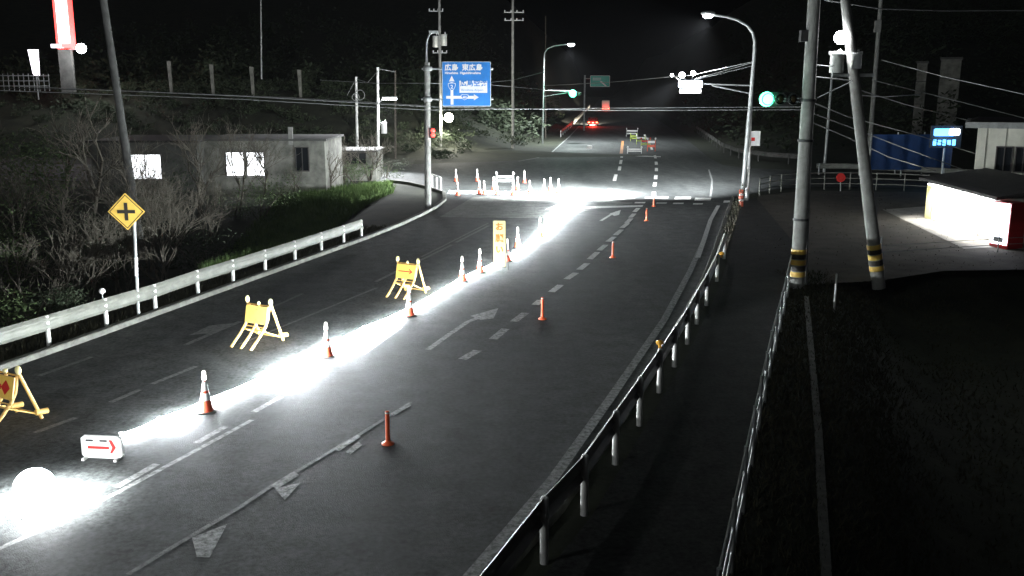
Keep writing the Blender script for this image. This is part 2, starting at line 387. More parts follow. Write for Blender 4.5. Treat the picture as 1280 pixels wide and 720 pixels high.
GL = [(0, 455), (62, 435), (134, 411), (195, 391), (248, 371), (292, 356), (332, 342), (369, 329), (402, 317), (430, 307), (452, 299)]
glp = [G(*p) for p in GL]; pre = [glp[1] + (glp[1] - glp[2]).normalized() * 2.2 * k for k in (8, 6, 4, 2, 1)]
gl, b0 = guardrail(pre + glp[1:], 'long white steel guardrail on the verge below the yellow crossroads sign', -1, .86, pre + glp[1:])
p = glp[2] - b0; q = MB().tube([p + Vector((-.05, 0, .8)), p + Vector((-.05, 0, 1.0))], .02, 6).build('reflector_stem', 'galv', gl)
MB().ball(p + Vector((-.05, 0, 1.06)), .085, 12).build('reflector', 'white', gl)
gr, b0 = guardrail(railp[:-3], 'long white steel guardrail between the road and the dark pavement', 1, .95, railp[1:-3], postm='post_white')
for px in ((825, 430), (902, 318)):
    yy = D(px[0], px[1], 0.001 + G(px[0], px[1], .98).y); p = G(px[0], px[1], .98) - b0
    MB().lathe([(.04, -.1), (.04, -.02), (.085, 0), (.085, .06), (.03, .09)], p, 12).build('reflector', 'reflector_amber', gr)
guardrail([G(1020, 218), G(1060, 218.5), G(1110, 221), G(1165, 224), G(1215, 227)], 'white guardrail on the far side of the side road before the blue tarp', 1, .85, pitch=3, postm='galv')
guardrail([far_left[7] + Vector((-1, 0, 0)), far_left[8] + Vector((-1, 0, 0)), far_left[9] + Vector((-1, 0, 0)), far_left[10] + Vector((-1, 0, 0))], 'distant guardrail lit by the headlights of the receding car', -1, .85, pitch=6)
guardrail([G(868, 163), G(888, 178), G(904, 190), G(922, 197), G(960, 203), G(1005, 206)], 'faint guardrail curving round the corner beyond the lamp pole', 1, .9, pitch=4, rail='concrete_dark', postm='concrete_dark')

def pipe_fence(path, label, hts, postpts, r=.025, pm='galv', ht=1.1, name='pipe_fence', pr=.035):
    o = thing(name, label, 'fence', path[0]); b = path[0]
    for h in hts: MB().tube([p - b + Vector((0, 0, h)) for p in path], r, 6).build('rail', pm, o)
    for p in postpts: MB().tube([p - b + Vector((0, 0, -.3)), p - b + Vector((0, 0, ht))], pr, 8).build('post', pm, o)
    return o
fp = []
for a, b in zip(FENCE, FENCE[1:]):
    n = max(1, round((b - a).length / 2)); fp += [a + (b - a) * (k / n) for k in range(n)]
pipe_fence(FENCE, 'low grey pipe railing along the back of the dark pavement', (.3, .65, 1.05), fp, r=.02, ht=1.08)
hp = [G(949, 245), G(962, 241), G(976, 239), G(1000, 237), G(1030, 236), G(1062, 236), G(1095, 237), G(1130, 238), G(1160, 240)]
pipe_fence(hp, 'grey pipe handrail curving along the edge of the dirt yard', (.35, .7, 1.05), hp, r=.035, pm='rail_white', pr=.045)
hp = [G(540, 234), G(546, 236.5), G(551, 239)]
pipe_fence(hp, 'short white pipe barrier on the corner behind the lamp pole', (.85,), hp, r=.06, pm='post_white', ht=.88, pr=.06)
hp = [G(345, 238), G(370, 236), G(396, 233), G(420, 230), G(436, 228)]
pipe_fence(hp, 'low pale wooden fence in front of the plaster building', (.5,), hp, r=.04, pm='rail_white', ht=.75, pr=.05)
hp = [G(1100, 325), G(1140, 322), G(1200, 318), G(1247, 315), G(1300, 312)]
pipe_fence(hp, 'thin wire fence across the yard before the lit shed', (.3, .55), [hp[0], hp[3]], r=.012, pm='cable_grey', ht=.9, pr=.025, name='wire_fence')
o = MB().lathe([(.03, -.2), (.03, 1.0), (.001, 1.02)], seg=8).build('marker_stake', 'post_white', None, G(1043, 383)); tag(o, 'thin white stake on the dark slope between two leaning poles', 'stake')

# ------------------------------------------------------------------ poles and lamps
def pole_thing(name, label, cat, base, top, r0, r1, m='concrete', bands=False, Y=None):
    B = base if isinstance(base, Vector) else G(*base); T = D(top[0], top[1], B.y)
    o = thing(name, label, cat, B); t = T - B
    MB().tube([t * -.03, t * .33, t * .66, t], [r0, r0 + (r1 - r0) * .33, r0 + (r1 - r0) * .66, r1], 14).build('shaft', m, o)
    if bands:
        L = t.length
        for k, (a, c) in enumerate(((.35, 'sign_yellow'), (.55, 'sign_black'), (.75, 'sign_yellow'), (.95, 'sign_black'), (1.1, 'sign_yellow'))):
            MB().tube([t * (a / L), t * ((a + .17) / L)], r0 + .012, 14).build('warning_band', c, o)
    return o, B, t
def at(B, x, y, Y=None): return D(x, y, Y or B.y) - B
def crossarm(o, B, x0, x1, y, r=.05, ins=True):
    a, b = at(B, x0, y), at(B, x1, y)
    q = MB().box((a + b) / 2, ((b - a).length, .1, .1)).build('crossarm', 'galv', o)
    if ins:
        for k in (0.04, .35, .65, .96): MB().lathe([(.04, .05), (.07, .1), (.04, .14), (.07, .19), (.03, .25)], a + (b - a) * k, 8).build('insulator', 'white', q)
def transformer(o, B, x, y, w, h, m='galv'):
    c = at(B, x, y); s = 1190 / B.y * .97; w /= s; h /= s
    q = MB().lathe([(.001, -h / 2), (w / 2, -h / 2), (w / 2, h * .42), (w * .54, h * .44), (w * .54, h * .5), (.001, h * .52)], c, 14).build('transformer', m, o)
    MB().lathe([(.03, h * .5), (.05, h * .56), (.03, h * .62), (.05, h * .68), (.02, h * .72)], c + Vector((w * .2, 0, 0)), 8).build('bushing', 'white', q)
pole_thing('utility_pole', 'leaning concrete utility pole rising from the bare trees near the yellow sign', 'utility pole', (175, 305), (127, -15), .18, .14, 'concrete_dark')
pole_thing('thin_pole', 'hair thin steel pole on the dark embankment above the plaster building', 'pole', D(327, 96, 106), (326, -6), .09, .06, 'galv')
o, B, t = pole_thing('utility_pole', 'slim pale pole with a coil of spare cable', 'utility pole', (447, 206), (445, 96), .13, .1, 'post_white')
c = at(B, 447, 118)
for dx, rr in ((-.1, .42), (-.45, .3)):
    MB().tube([c + Vector((dx + .3 + rr * math.cos(a), -.15, dx * .5 + rr * math.sin(a))) for a in [k * math.pi / 10 for k in range(21)]], .035, 6).build('cable_coil', 'cable_grey', o)
MB().tube([at(B, 446, 97), at(B, 434, 119)], .02, 5).build('guy_wire', 'cable_grey', o)
o, B, t = pole_thing('street_lamp', 'slim white pole carrying a short lit street lamp above the shrubs', 'street lamp', (473, 216), (472, 84), .13, .1, 'post_white')
a = at(B, 474, 128); b = at(B, 481, 122.5)
MB().tube([a, b], .035, 6).build('bracket', 'galv', o)
c = at(B, 487, 122)
h_ = MB().box(c, (1.15, .3, .14)).build('lamp_housing', 'galv', o); MB().box(c + Vector((0, -.02, -.1)), (1.05, .26, .1)).build('lamp_tube', 'lamp', h_)
light('SPOT', 'lamp_light', o, c + Vector((0, -.1, -.3)), 15000, (.95, .97, 1), .2, (-.4, -.7, -1), 118, .8)
transformer(o, B, 480, 160, 7, 13, 'white')
pole_thing('utility_pole', 'brown weathered pole beside the white street lamp pole', 'utility pole', (494, 198), (494, 88), .12, .09, 'bark')
# sign pole at the corner
o, B, t = pole_thing('sign_pole', 'thick grey pole at the corner carrying the blue direction sign', 'pole', (535, 259), (534, 78), .19, .16, 'concrete')
up = [at(B, 533.5, 80), at(B, 533, 62), at(B, 533.5, 52), at(B, 536, 44), at(B, 541, 40)]
MB().tube(up, [.07, .06, .055, .05, .045], 8).build('lamp_arm', 'galv', o)
MB().box(at(B, 542, 40), (.5, .22, .13)).build('lamp_head', 'galv', o)
for yy in (86, 124): MB().tube([at(B, 527, yy), at(B, 614, yy)], .05, 8).build('sign_arm', 'galv', o); MB().lathe([(.21, -.12), (.24, -.1), (.24, .1), (.21, .12)], at(B, 534.5, yy), 12).build('clamp', 'galv', o)
bk = MB().box(at(B, 539.5, 166), (.3, .3, .55)).build('signal_box', 'steel_dark', o)
for k in (-.12, .12): MB().ball(at(B, 541, 166) + Vector((.03, -.16, k)), .11, 10).build('red_light', 'red_lens', bk)
# blue sign
SY = B.y - .3
P0, P1 = D(553, 133, SY), D(613.5, 77, SY); sw, sh = P1.x - P0.x, P1.z - P0.z
so_ = thing('direction_sign', 'blue road direction sign with white kanji and arrows beside the corner pole', 'sign', ((P0.x + P1.x) / 2, SY, P0.z))
MB().rbox((0, .03, sh / 2), (sw, .05, sh), .05).build('panel', 'white', so_)
MB().rbox((0, -.0, sh / 2), (sw - .06, .02, sh - .06), .04).build('face', 'sign_blue', so_)
for k in (.17, .84): MB().ball((sw / 2 + .05, .05, sh * k), .09, 8).build('bracket_end', 'galv', so_)
def st(s, fx, fy, size, m='white', xs=1., bold=.006, al='LEFT'): text(s, size, m, so_, (-sw / 2 + fx * sw, -.018, sh * (1 - fy)), 'lettering', al, xs=xs, bold=bold)
st('広島', .055, .185, .37, bold=.01); st('東広島', .41, .185, .37, bold=.01)
st('Hiroshima', .06, .275, .17); st('Higashihiroshima', .37, .275, .17, xs=.96)
MB().box((-sw / 2 + .64 * sw, -.016, sh * .44), (sw * .57, .012, sh * .27)).build('white_panel', 'white', so_)
text('広島空港', .36, 'sign_blue', so_, (-sw / 2 + .37 * sw, -.027, sh * .465), 'lettering', bold=.008); text('Hiroshima Airport', .165, 'sign_blue', so_, (-sw / 2 + .385 * sw, -.027, sh * .345), 'lettering', xs=.98)
MB().box((-sw / 2 + .2 * sw, -.016, sh * .29), (.15, .012, sh * .5)).build('arrow_stem', 'white', so_)
MB().add([(-sw / 2 + .2 * sw - .15, -.022, sh * .56), (-sw / 2 + .2 * sw + .15, -.022, sh * .56), (-sw / 2 + .2 * sw, -.022, sh * .69)], [(0, 1, 2)]).build('arrow_head', 'white', so_)
MB().box((-sw / 2 + .38 * sw, -.0165, sh * .205), (sw * .6, .012, .15)).build('arrow_bar', 'white', so_)
MB().add([(-sw / 2 + .65 * sw, -.0225, sh * .205 - .16), (-sw / 2 + .75 * sw, -.0225, sh * .205), (-sw / 2 + .65 * sw, -.0225, sh * .205 + .16)], [(0, 1, 2)]).build('arrow_head', 'white', so_)
def shield(fx, fz, w, h, s, size):
    cx, cz = -sw / 2 + fx * sw, sh * fz
    for k, (kk, m) in enumerate(((1., 'white'), (.86, 'sign_blue'))):
        pts = [(-.5, .42), (-.3, .5), (.3, .5), (.5, .42), (.48, .1), (.3, -.28), (0, -.5), (-.3, -.28), (-.48, .1)]
        MB().poly([(cx + x * w * kk, -.026 - k * .003, cz + z * h * kk) for x, z in pts]).build('route_shield', m, so_)
    text(s, size, 'white', so_, (cx, -.033, cz - size * .33), 'lettering', 'CENTER', bold=.008)
shield(.2, .44, .42, .42, '2', .27); shield(.46, .205, .42, .3, '432', .15)
# poles behind
o, B, t = pole_thing('utility_pole', 'utility pole with two transformers and a bright round lamp behind the blue sign', 'utility pole', (551, 192), (549, -8), .16, .12, 'concrete')
crossarm(o, B, 536, 554, 14); crossarm(o, B, 541, 559, 66)
transformer(o, B, 544.5, 52, 7, 13); transformer(o, B, 555, 50, 7, 13)
MB().tube([at(B, 551, 150), at(B, 558, 148)], .04, 6).build('lamp_bracket', 'galv', o)
MB().ball(at(B, 561, 147), .45, 16).build('lamp_globe', 'lamp_warm', o)
light('POINT', 'lamp_light', o, at(B, 561, 147) + Vector((0, -.8, -.3)), 2200, (1, .97, .85), .3)
o, B, t = pole_thing('utility_pole', 'tall utility pole with double crossarms on the verge beyond the junction', 'utility pole', (641, 187), (641, -12), .17, .13, 'concrete')
crossarm(o, B, 630, 655, 15.5); crossarm(o, B, 630.5, 654.5, 25.5)
pole_thing('thin_pole', 'faint thin pole behind the far street lamp', 'pole', (682, 172), (682, 20), .09, .07, 'bark')
def lamp_head(o, c, energy, mb_size=(.75, .32), aim=(0, 0, -1), m='lamp', cone=150):
    h = MB().ball(c + Vector((0, 0, .06)), .42, 14, .32).build('lamp_head', 'galv', o)
    MB().ball(c + Vector((0, 0, -.06)), mb_size[1], 14, .55).build('lamp_bowl', m, h)
    light('SPOT', 'lamp_light', o, c + Vector((0, 0, -.32)), energy, (.93, .97, 1), .25, aim, cone, .7)
o, B, t = pole_thing('street_lamp', 'curved grey street lamp beyond the junction carrying a green signal', 'street lamp', (678, 179), (680, 72), .12, .08, 'galv')
MB().tube([at(B, *q) for q in ((680, 74), (680.5, 67), (684, 61), (692, 57.5), (702, 56), (711, 55.5))], [.08, .075, .07, .065, .06, .06], 8).build('curved_arm', 'galv', o)
lamp_head(o, at(B, 714, 55), 34000, (.8, .4))
for a, b in (((680, 113), (716, 114)), ((680, 120.5), (714, 115))): MB().tube([at(B, *a), at(B, *b)], .05, 6).build('signal_arm', 'galv', o)
def signal(label, cx, cy, Y, lens_r, w=1.25, lit_first=True, e=500, rz=0):
    c = D(cx, cy, Y)
    o = thing('traffic_signal', label, 'traffic signal', c, rz)
    b = MB().rbox((.42 if lit_first else -.42, .1, 0), (w, .18, .45), .2).build('housing', 'steel_dark', o)
    for k in range(3):
        x = k * .42 * (1 if lit_first else -1)
        MB().lathe([(.17, 0), (.19, .0), (.19, .2), (.17, .2)], (0, 0, 0), 12).build('visor', 'steel_dark', b, (x, .0, 0)).rotation_euler = (math.pi / 2, 0, 0)
        MB().ball((x, -.02, 0), lens_r if k == 0 else .16, 12).build('lens', 'green_lens' if k == 0 else 'dark_lens', b)
    light('POINT', 'signal_light', o, (0, -.5, 0), e, (.15, 1, .6), .2)
    return o
signal('green traffic signal hanging from the far curved street lamp', 716, 117, B.y - .2, .45, e=700)
# right lamp pole
o, B, t = pole_thing('street_lamp', 'tall curved street lamp at the junction with the guardrail at its foot', 'street lamp', (928, 250), (943.5, 62), .16, .1, 'galv')
MB().tube([at(B, *q) for q in ((943.3, 64), (943.6, 52), (941, 41), (934, 32), (922, 25), (908, 21), (890, 18.5))], [.1, .09, .085, .08, .075, .07, .06], 10).build('curved_arm', 'galv', o)
lamp_head(o, at(B, 885, 18), 64000, (.6, .3), (-.7, 1.25, -1), cone=112)
pl = MB().tube([at(B, 934.5, 249), at(B, 939, 120)], .09, 10).build('conduit', 'post_white', o)
for a, b in (((940.5, 107), (880, 105)), ((938, 117), (890, 107)), ((942, 78), (868, 99)), ((942, 82), (872, 99))): MB().tube([at(B, *a), at(B, *b)], .045 if b[0] > 875 else .02, 6).build('signal_arm', 'galv', o)
q = MB().box(at(B, 944, 173), (.55, .12, .85)).build('notice_board', 'white', o); MB().box(at(B, 941, 174) + Vector((0, -.07, 0)), (.2, .02, .2)).build('red_mark', 'red', q)
MB().tube([at(B, 936, 190), at(B, 935, 211)], .14, 12).build('reflective_sleeve', 'white', o)
MB().tube([at(B, 933, 234), at(B, 932.5, 251)], .16, 12).build('reflective_sleeve', 'white', o)
RB = B
c = D(863, 107.5, B.y - .3)
o = thing('lit_sign', 'overexposed white signal board on the arm of the junction street lamp', 'sign', c)
MB().rbox((0, 0, .1), (1.35, .22, .42), .1).build('housing', 'led_white', o)
q = MB().rbox((0, -.02, -.3), (1.25, .1, .22), .04).build('name_board', 'white', o)
MB().box((0, -.075, -.3), (1.0, .012, .05)).build('legend', 'steel_dark', q)
light('POINT', 'sign_light', o, (-.1, -.8, -.1), 260, (.95, .97, 1), .2)
for px, r in (((840, 94), .09), ((852.5, 94), .17), ((866.5, 91.5), .14)):
    p = D(px[0], px[1], B.y - .3) - c; l_ = MB().ball(p, r, 10).build('spot_bulb', 'lamp', o); MB().tube([p, Vector((p.x * .5, 0, .28))], .02, 5).build('bulb_stem', 'steel_dark', l_)
fp_ = D(852.5, 94, B.y - .3) - c; aim = G(706, 240) - (c + fp_)
light('SPOT', 'flood_light', o, fp_ + Vector((-.1, -.1, -.25)), 260000, (.93, .98, 1), .3, aim, 62, 1.0)  # added flood, whitens the junction where the glare overexposes it
# big utility poles on the right
o, B, t = pole_thing('utility_pole', 'thick concrete utility pole with yellow black bands at its foot beside the railing', 'utility pole', (996, 358), (1018.5, -12), .24, .19, 'concrete', True); KB = B
for yy in (120, 170, 270): MB().tube([t * ((358 - yy) / 370) - t * .004, t * ((358 - yy) / 370) + t * .004], .26, 12).build('steel_strap', 'steel_dark', o)
q = MB().box(at(B, 1006, 45), (.3, .25, .35)).build('bracket', 'steel_dark', o)
MB().tube([at(B, 1010, 5) + Vector((.27, .05, 0)), at(B, 1000, 356) + Vector((.22, .05, 0))], .03, 6).build('conduit', 'cable_grey', o)
signal('green traffic signal on an arm from the thick concrete pole', 958, 124, B.y + .1, .24, lit_first=True, e=6, rz=R(0), w=1.2)
so2 = o
for a, b in (((1008, 123), (967, 123.5)), ((1008, 128), (968, 125.5))): MB().tube([at(B, *a), at(B, *b)], .03, 6).build('signal_arm', 'galv', o)
o, B, t = pole_thing('utility_pole', 'leaning concrete utility pole with banded foot and transformers before the shed', 'utility pole', (1097.5, 350), (1055, -12), .23, .15, 'concrete', True)
transformer(o, B, 1069, 76, 15, 18); transformer(o, B, 1046, 79, 16, 22, 'post_white')
crossarm(o, B, 1036, 1078, 66, ins=False); crossarm(o, B, 1040, 1092, 94, ins=False)
q = MB().tube([at(B, 1060, 52), at(B, 1052, 50)], .03, 6).build('lamp_bracket', 'galv', o)
MB().ball(at(B, 1050, 47) + Vector((0, -.1, 0)), .22, 14).build('lamp_globe', 'lamp', o)
light('SPOT', 'lamp_light', o, at(B, 1050, 47) + Vector((0, -.1, -.3)), 420, (.95, .98, 1), .15, (0, 0, -1), 150, .7); LB = B
o, B, t = pole_thing('utility_pole', 'farther dark utility pole behind the leaning banded pole', 'utility pole', (1085, 212), (1102, -12), .2, .15, 'concrete')
MB().box(at(B, 1097, 33), (.45, .35, .9)).build('switch_box', 'concrete', o)
pole_thing('thin_pole', 'thin grey pole behind the far guardrail right of the thick pole', 'pole', (1030, 216), (1040.5, 88), .12, .09, 'galv')
# unseen street lamp added on the left verge, read from the foreground light
o = thing('street_lamp', 'unseen curved grey street lamp added on the left verge near the camera', 'street lamp', (-16.6, 5.5, 0))
MB().tube([(0, 0, -.3), (0, 0, 5), (0, 0, 9)], [.13, .11, .09], 12).build('shaft', 'galv', o)
MB().tube([(0, 0, 9), (.1, .03, 9.8), (.5, .1, 10.3), (1.3, .3, 10.6), (2.6, .5, 10.75)], [.09, .08, .07, .06, .06], 8).build('curved_arm', 'galv', o)
lamp_head(o, Vector((2.9, .55, 10.75)), 2700, (.6, .3), (.05, .95, -1), cone=125)

# ------------------------------------------------------------------ cables
def cable(label, pts, r=.02, m='cable_grey', name='overhead_cable', sag=0, group=None):
    P = [Vector(p) if isinstance(p, Vector) else D(*p) for p in pts]; out = []
    for a, b in zip(P, P[1:]):
        for k in range(8): out.append(a + (b - a) * (k / 8) - Vector((0, 0, sag * 4 * (k / 8) * (1 - k / 8))))
    out.append(P[-1])
    o = MB().tube([p - P[0] for p in out], r, 5).build(name, m, None, P[0]); return tag(o, label, 'cable', group)
tw = 'twin overhead cables crossing the junction below the blue sign'
cable(tw, [(0, 107, 46), (300, 120, 47), (535, 133.5, 48), (760, 138, 49), (1012, 137, 48)], .02, group='twin cables'); cable(tw, [(0, 113, 46), (300, 124, 47), (535, 137.5, 48), (760, 135, 49), (1012, 133.5, 48)], .02, group='twin cables')
cable('thin cable running behind the slim pale poles to the blue sign pole', [(400, 100, 70), (470, 104, 66), (535, 104, 58), (612, 106, 70), (680, 112, 100)], .022)
cable('span cable from the junction street lamp to the far curved lamp', [(942, 77, RB.y), (864, 94, RB.y + 5), (760, 103, 90), (682, 107, 108)], .022)
cable('cable from the coil pole to the white street lamp pole', [(446, 99, 70), (460, 103, 69), (473, 88, 65)], .02); cable('cable from the white lamp pole to the brown pole', [(473, 86, 65), (494, 90, 70)], .02)
cable('cable sagging to the tall pole with double crossarms', [(613, 103, 90), (641, 100, 98), (680, 90, 108)], .025)
cable('high cable leaving the frame above the grey towers', [(1030, 0, 33), (1100, 11, 34), (1180, 13.5, 36), (1290, 13, 38)], .02)
wr = 'sagging service cable from the thick pole toward the white house'
for q in ([(1102, 75, 60), (1180, 96, 52), (1290, 120, 45)], [(1008, 125, 33), (1060, 146, 38), (1150, 170, 50), (1290, 215, 55)], [(1008, 139, 33), (1060, 158, 38), (1130, 185, 45), (1215, 216, 50)], [(1008, 150, 33), (1060, 172, 38), (1110, 196, 44), (1170, 214, 50)], [(1090, 100, 45), (1160, 117, 48), (1290, 150, 48)], [(1066, 110, 34), (1130, 130, 42), (1200, 148, 50), (1290, 170, 50)]):
    cable(wr, q, .022, group='service cables')
cable('pale horizontal cable behind the leaning banded pole', [(1076, 119, 40), (1105, 121, 44), (1150, 118, 52)], .025)
cable('dark cable along the embankment above the lit windows', [(0, 110, 60), (150, 113, 62), (360, 122, 66), (530, 132, 68)], .025, 'cable')
for a, b in (((1008, 80), (1046, 84)), ((1008, 95), (1066, 101)), ((1066, 101), (1022, 122))): cable('short jumper cable between the thick pole and the transformer pole', [(a[0], a[1], KB.y), (b[0], b[1], LB.y)], .02, group='jumper cables')

# ------------------------------------------------------------------ yellow crossroads sign
b = G(173, 398); o = thing('warning_sign', 'yellow diamond crossroads warning sign on a slim post behind the guardrail', 'sign', b)
T = D(167, 262, b.y) - b
MB().tube([(0, 0, -.2), T], .045, 10).build('post', 'galv', o)
a1, a2 = at(b, 170.5, 345), at(b, 170, 322); MB().tube([a1, a2], .052, 10).build('reflective_sleeve', 'white', o)
c = D(158, 264.5, b.y - .1) - b; rr = .52
def diamond(k, y): return [c + Vector((x * rr * k, y, z * rr * k)) for x, z in ((0, -1), (1, 0), (0, 1), (-1, 0))]
d0 = MB().add(diamond(1, .02) + diamond(1, -.01), [(3, 2, 1, 0), (4, 5, 6, 7), (0, 1, 5, 4), (1, 2, 6, 5), (2, 3, 7, 6), (3, 0, 4, 7)]).build('plate', 'sign_yellow', o)
bm_ = MB(); A, Bq = diamond(.92, -.014), diamond(.86, -.014); bm_.add(A + Bq, [(0, 1, 5, 4), (1, 2, 6, 5), (2, 3, 7, 6), (3, 0, 4, 7)]); bm_.build('border', 'sign_black', d0)
MB().box(c + Vector((0, -.02, 0)), (.5, .012, .095)).build('cross_bar', 'sign_black', d0); MB().box(c + Vector((0, -.021, 0)), (.095, .012, .5)).build('cross_bar', 'sign_black', d0)
MB().tube([T + Vector((0, 0, -.3)), c + Vector((0, .03, -.1))], .02, 6).build('bracket', 'galv', o)

# ------------------------------------------------------------------ road works: cones, posts, barricades, added light tubes
def cone_proto(lamp):
    o = thing('traffic_cone', 'x', 'traffic cone')
    MB().rbox((0, 0, 0), (.36, .03, .36), .05).build('base', 'rubber', o, (0, 0, .02)).rotation_euler = (math.pi / 2, 0, 0)
    MB().lathe([(.15, .03), (.135, .08), (.03, .7), (.028, .72), (.001, .722)], seg=18).build('body', 'cone_orange', o)
    for a, b in ((.27, .42), (.47, .66)):
        ra, rb = .135 - (a - .08) * .17 + .004, .135 - (b - .08) * .17 + .004
        MB().lathe([(ra, a), (rb, b)], seg=18).build('reflective_band', 'white', o)
    if lamp:
        MB().lathe([(.03, .68), (.05, .7), (.05, .76), (.04, .8), (.045, .84), (.03, .88), (.001, .89)], seg=12).build('cone_lamp', 'cone_light', o)
    return o
pr1 = cone_proto(True); used = set()
def place(pr, px, label, group, rz=0, s=1):
    o = pr if pr.name not in used else copy_tree(pr); used.add(pr.name)
    o.location = G(*px); o.rotation_euler = (0, 0, rz); o.scale = (s, s, s); tag(o, label, 'traffic cone', group); return o
CONES = [(258, 515), (409, 446), (512, 395), (578, 352), (600, 341), (634, 327), (647, 310), (675, 296)]
for i, p in enumerate(CONES): place(pr1, p, 'orange white cone with top lamp, first beyond the red arrow board' if i == 0 else 'orange white cone with top lamp in the diagonal row along the added light tubes', None if i == 0 else 'cones along the light tubes', random.random())
FRONT = [(572, 245), (599, 243), (605, 243.5), (617, 238), (621, 243.5), (641, 244), (647, 238), (662, 243), (680, 241), (688, 239), (698, 241)]
for p in FRONT: place(pr1, p, 'orange white cone in the front row across the side road', 'front cones at the side road', random.random())
for p in [(570, 227), (596.5, 227), (655.5, 229)]: place(pr1, p, 'orange white cone set back behind the front row at the side road', 'rear cones at the side road', random.random())
def delineator(px, first=[]):
    if not first:
        o = thing('delineator_post', 'slim orange delineator post standing on the dashed lane line', 'post', (0, 0, 0), 0, 'delineator posts')
        MB().lathe([(.12, 0), (.12, .02), (.06, .05), (.04, .07)], seg=16).build('base', 'post_orange', o)
        MB().lathe([(.042, .04), (.042, .6), (.038, .64), (.001, .65)], seg=14).build('tube', 'post_orange', o)
        MB().lathe([(.043, .6), (.0435, .63)], seg=14).build('reflective_band', 'white', o)
        first.append(o)
    else: o = copy_tree(first[0])
    o.location = G(*px)
for p in [(485, 555), (678, 399), (766, 322), (808, 276), (817, 258)]: delineator(p)
MB_HEAD = R(-29)
def barricade(px, label, mark_=None, s=1.0, rz=MB_HEAD):
    o = thing('barricade', label, 'barricade', G(*px), rz); o.scale = (s, s, s)
    # front feet at y=0, rear feet at y=1.3, board carried near the top of the bent front legs
    for x in (-.34, 0, .34):
        MB().tube([(x, 0, 0), (x, .33, .27), (x, .56, .5), (x, .66, .66), (x, .74, 1.0)], .036, 8).build('leg', 'barricade', o)
    for x in (-.4, .4):
        MB().tube([(x, .74, 1.04), (x, 1.12, .02)], .036, 8).build('leg', 'barricade', o)
        MB().ball((x, .73, 1.12), .06, 12, 1.6).build('bulb', 'pale_yellow', o)
        MB().tube([(x, 1.0, .17), (x + .03, 1.24, .15)], .06, 8).build('foot_weight', 'barricade', o)
    MB().ball((0, .72, 1.05), .045, 10, 1.2).build('bulb', 'pale_yellow', o)
    MB().tube([(-.4, .74, 1.0), (.4, .74, 1.0)], .02, 6).build('cross_bar', 'barricade', o); MB().tube([(-.4, 1.1, .1), (.4, 1.1, .1)], .018, 6).build('cross_bar', 'barricade', o)
    for y, z in ((.46, .4), (.52, .47)): MB().tube([(-.38, y, z), (.4, y, z)], .016, 6).build('cross_bar', 'barricade', o)
    for x in (-.34, .34): MB().tube([(x, .46, .4), (x * 1.15, 1.1, .1)], .014, 6).build('stay', 'barricade', o)
    b = MB().rbox((0, 0, 0), (.74, .03, .46), .03).build('board', 'barricade', o, (0, .62, .76)); b.rotation_euler = (R(-12), 0, 0)
    MB().rbox((0, -.017, 0), (.7, .004, .42), .03).build('board_face', 'sign_yellow', b)
    if mark_ == 'arrow':
        MB().box((-.03, -.024, 0), (.5, .006, .035)).build('arrow', 'red', b)
        for k in (-1, 1): MB().box((.19, -.025, .035 * k), (.16, .006, .03), Matrix.Rotation(R(35 * k), 3, 'Y')).build('arrow_tip', 'red', b)
    elif mark_ == 'diamond':
        MB().poly([(.28, -.024, 0), (.14, -.024, .15), (0, -.024, 0), (.14, -.024, -.15)]).build('arrow', 'red', b); MB().box((-.15, -.023, 0), (.3, .005, .1)).build('arrow', 'red', b)
    else:
        for z in (-.14, .14): MB().box((0, -.022, z), (.06, .004, .02)).build('fixing', 'steel_dark', b)
    return o
barricade((301, 436), 'yellow barricade with a blank board standing in the closed lane')
barricade((494, 373), 'yellow barricade with a thin red arrow pointing right', 'arrow')
barricade((-30, 541), 'yellow barricade with a dark red diamond arrow on its board', 'diamond')
# low arrow board
o = thing('arrow_board', 'low white framed board with a red right arrow at the end of the added light tubes', 'arrow board', G(129, 573), R(-6))
fr = MB(); fr.tube([(x * .36, 0, .22 + z * .19) for x, z in ((-1, -.8), (-1, .8), (-.85, 1), (.85, 1), (1, .8), (1, -.8), (.85, -1), (-.85, -1), (-1, -.8))], .03, 8); fr.build('frame', 'white', o)
b = MB().rbox((0, .0, .22), (.68, .03, .34), .05).build('panel', 'white', o)
MB().box((-.06, -.02, .21), (.4, .006, .05)).build('arrow', 'red', b)
MB().poly([(.14, -.022, .36), (.2, -.022, .36), (.27, -.022, .22), (.19, -.022, .11), (.15, -.022, .11), (.2, -.022, .22)]).build('arrow_head', 'red', b)
for x in (-.22, .04): MB().box((x, -.02, .34), (.14, .006, .035)).build('slot', 'steel_dark', b)
for x in (-.3, .3): MB().box((x, .0, .02), (.05, .3, .04)).build('foot', 'white', o)
# tall yellow notice
c0 = G(624.5, 337); o = thing('notice_board', 'tall pale yellow notice board with brown vertical kanji among the cones', 'notice board', c0, R(-4))
bw, bh = .5, 1.75
b = MB().rbox((0, .0, bh / 2 + .08), (bw, .04, bh), .05).build('panel', 'steel_dark', o); MB().rbox((0, -.022, bh / 2 + .08), (bw - .06, .006, bh - .06), .04).build('face', 'pale_yellow', b)
for i, ch in enumerate('お願い'): text(ch, .3, 'glyph_orange', b, (0, -.03, bh - .27 - i * .42), 'lettering', 'CENTER', bold=.012)
for x in (-.28, .28): MB().tube([(x * .8, .03, 1.2), (x, .45, 0)], .02, 6).build('leg', 'steel_dark', o); MB().tube([(x * .85, 0, 1.2), (x * 1.15, -.1, 0)], .02, 6).build('leg', 'steel_dark', o)
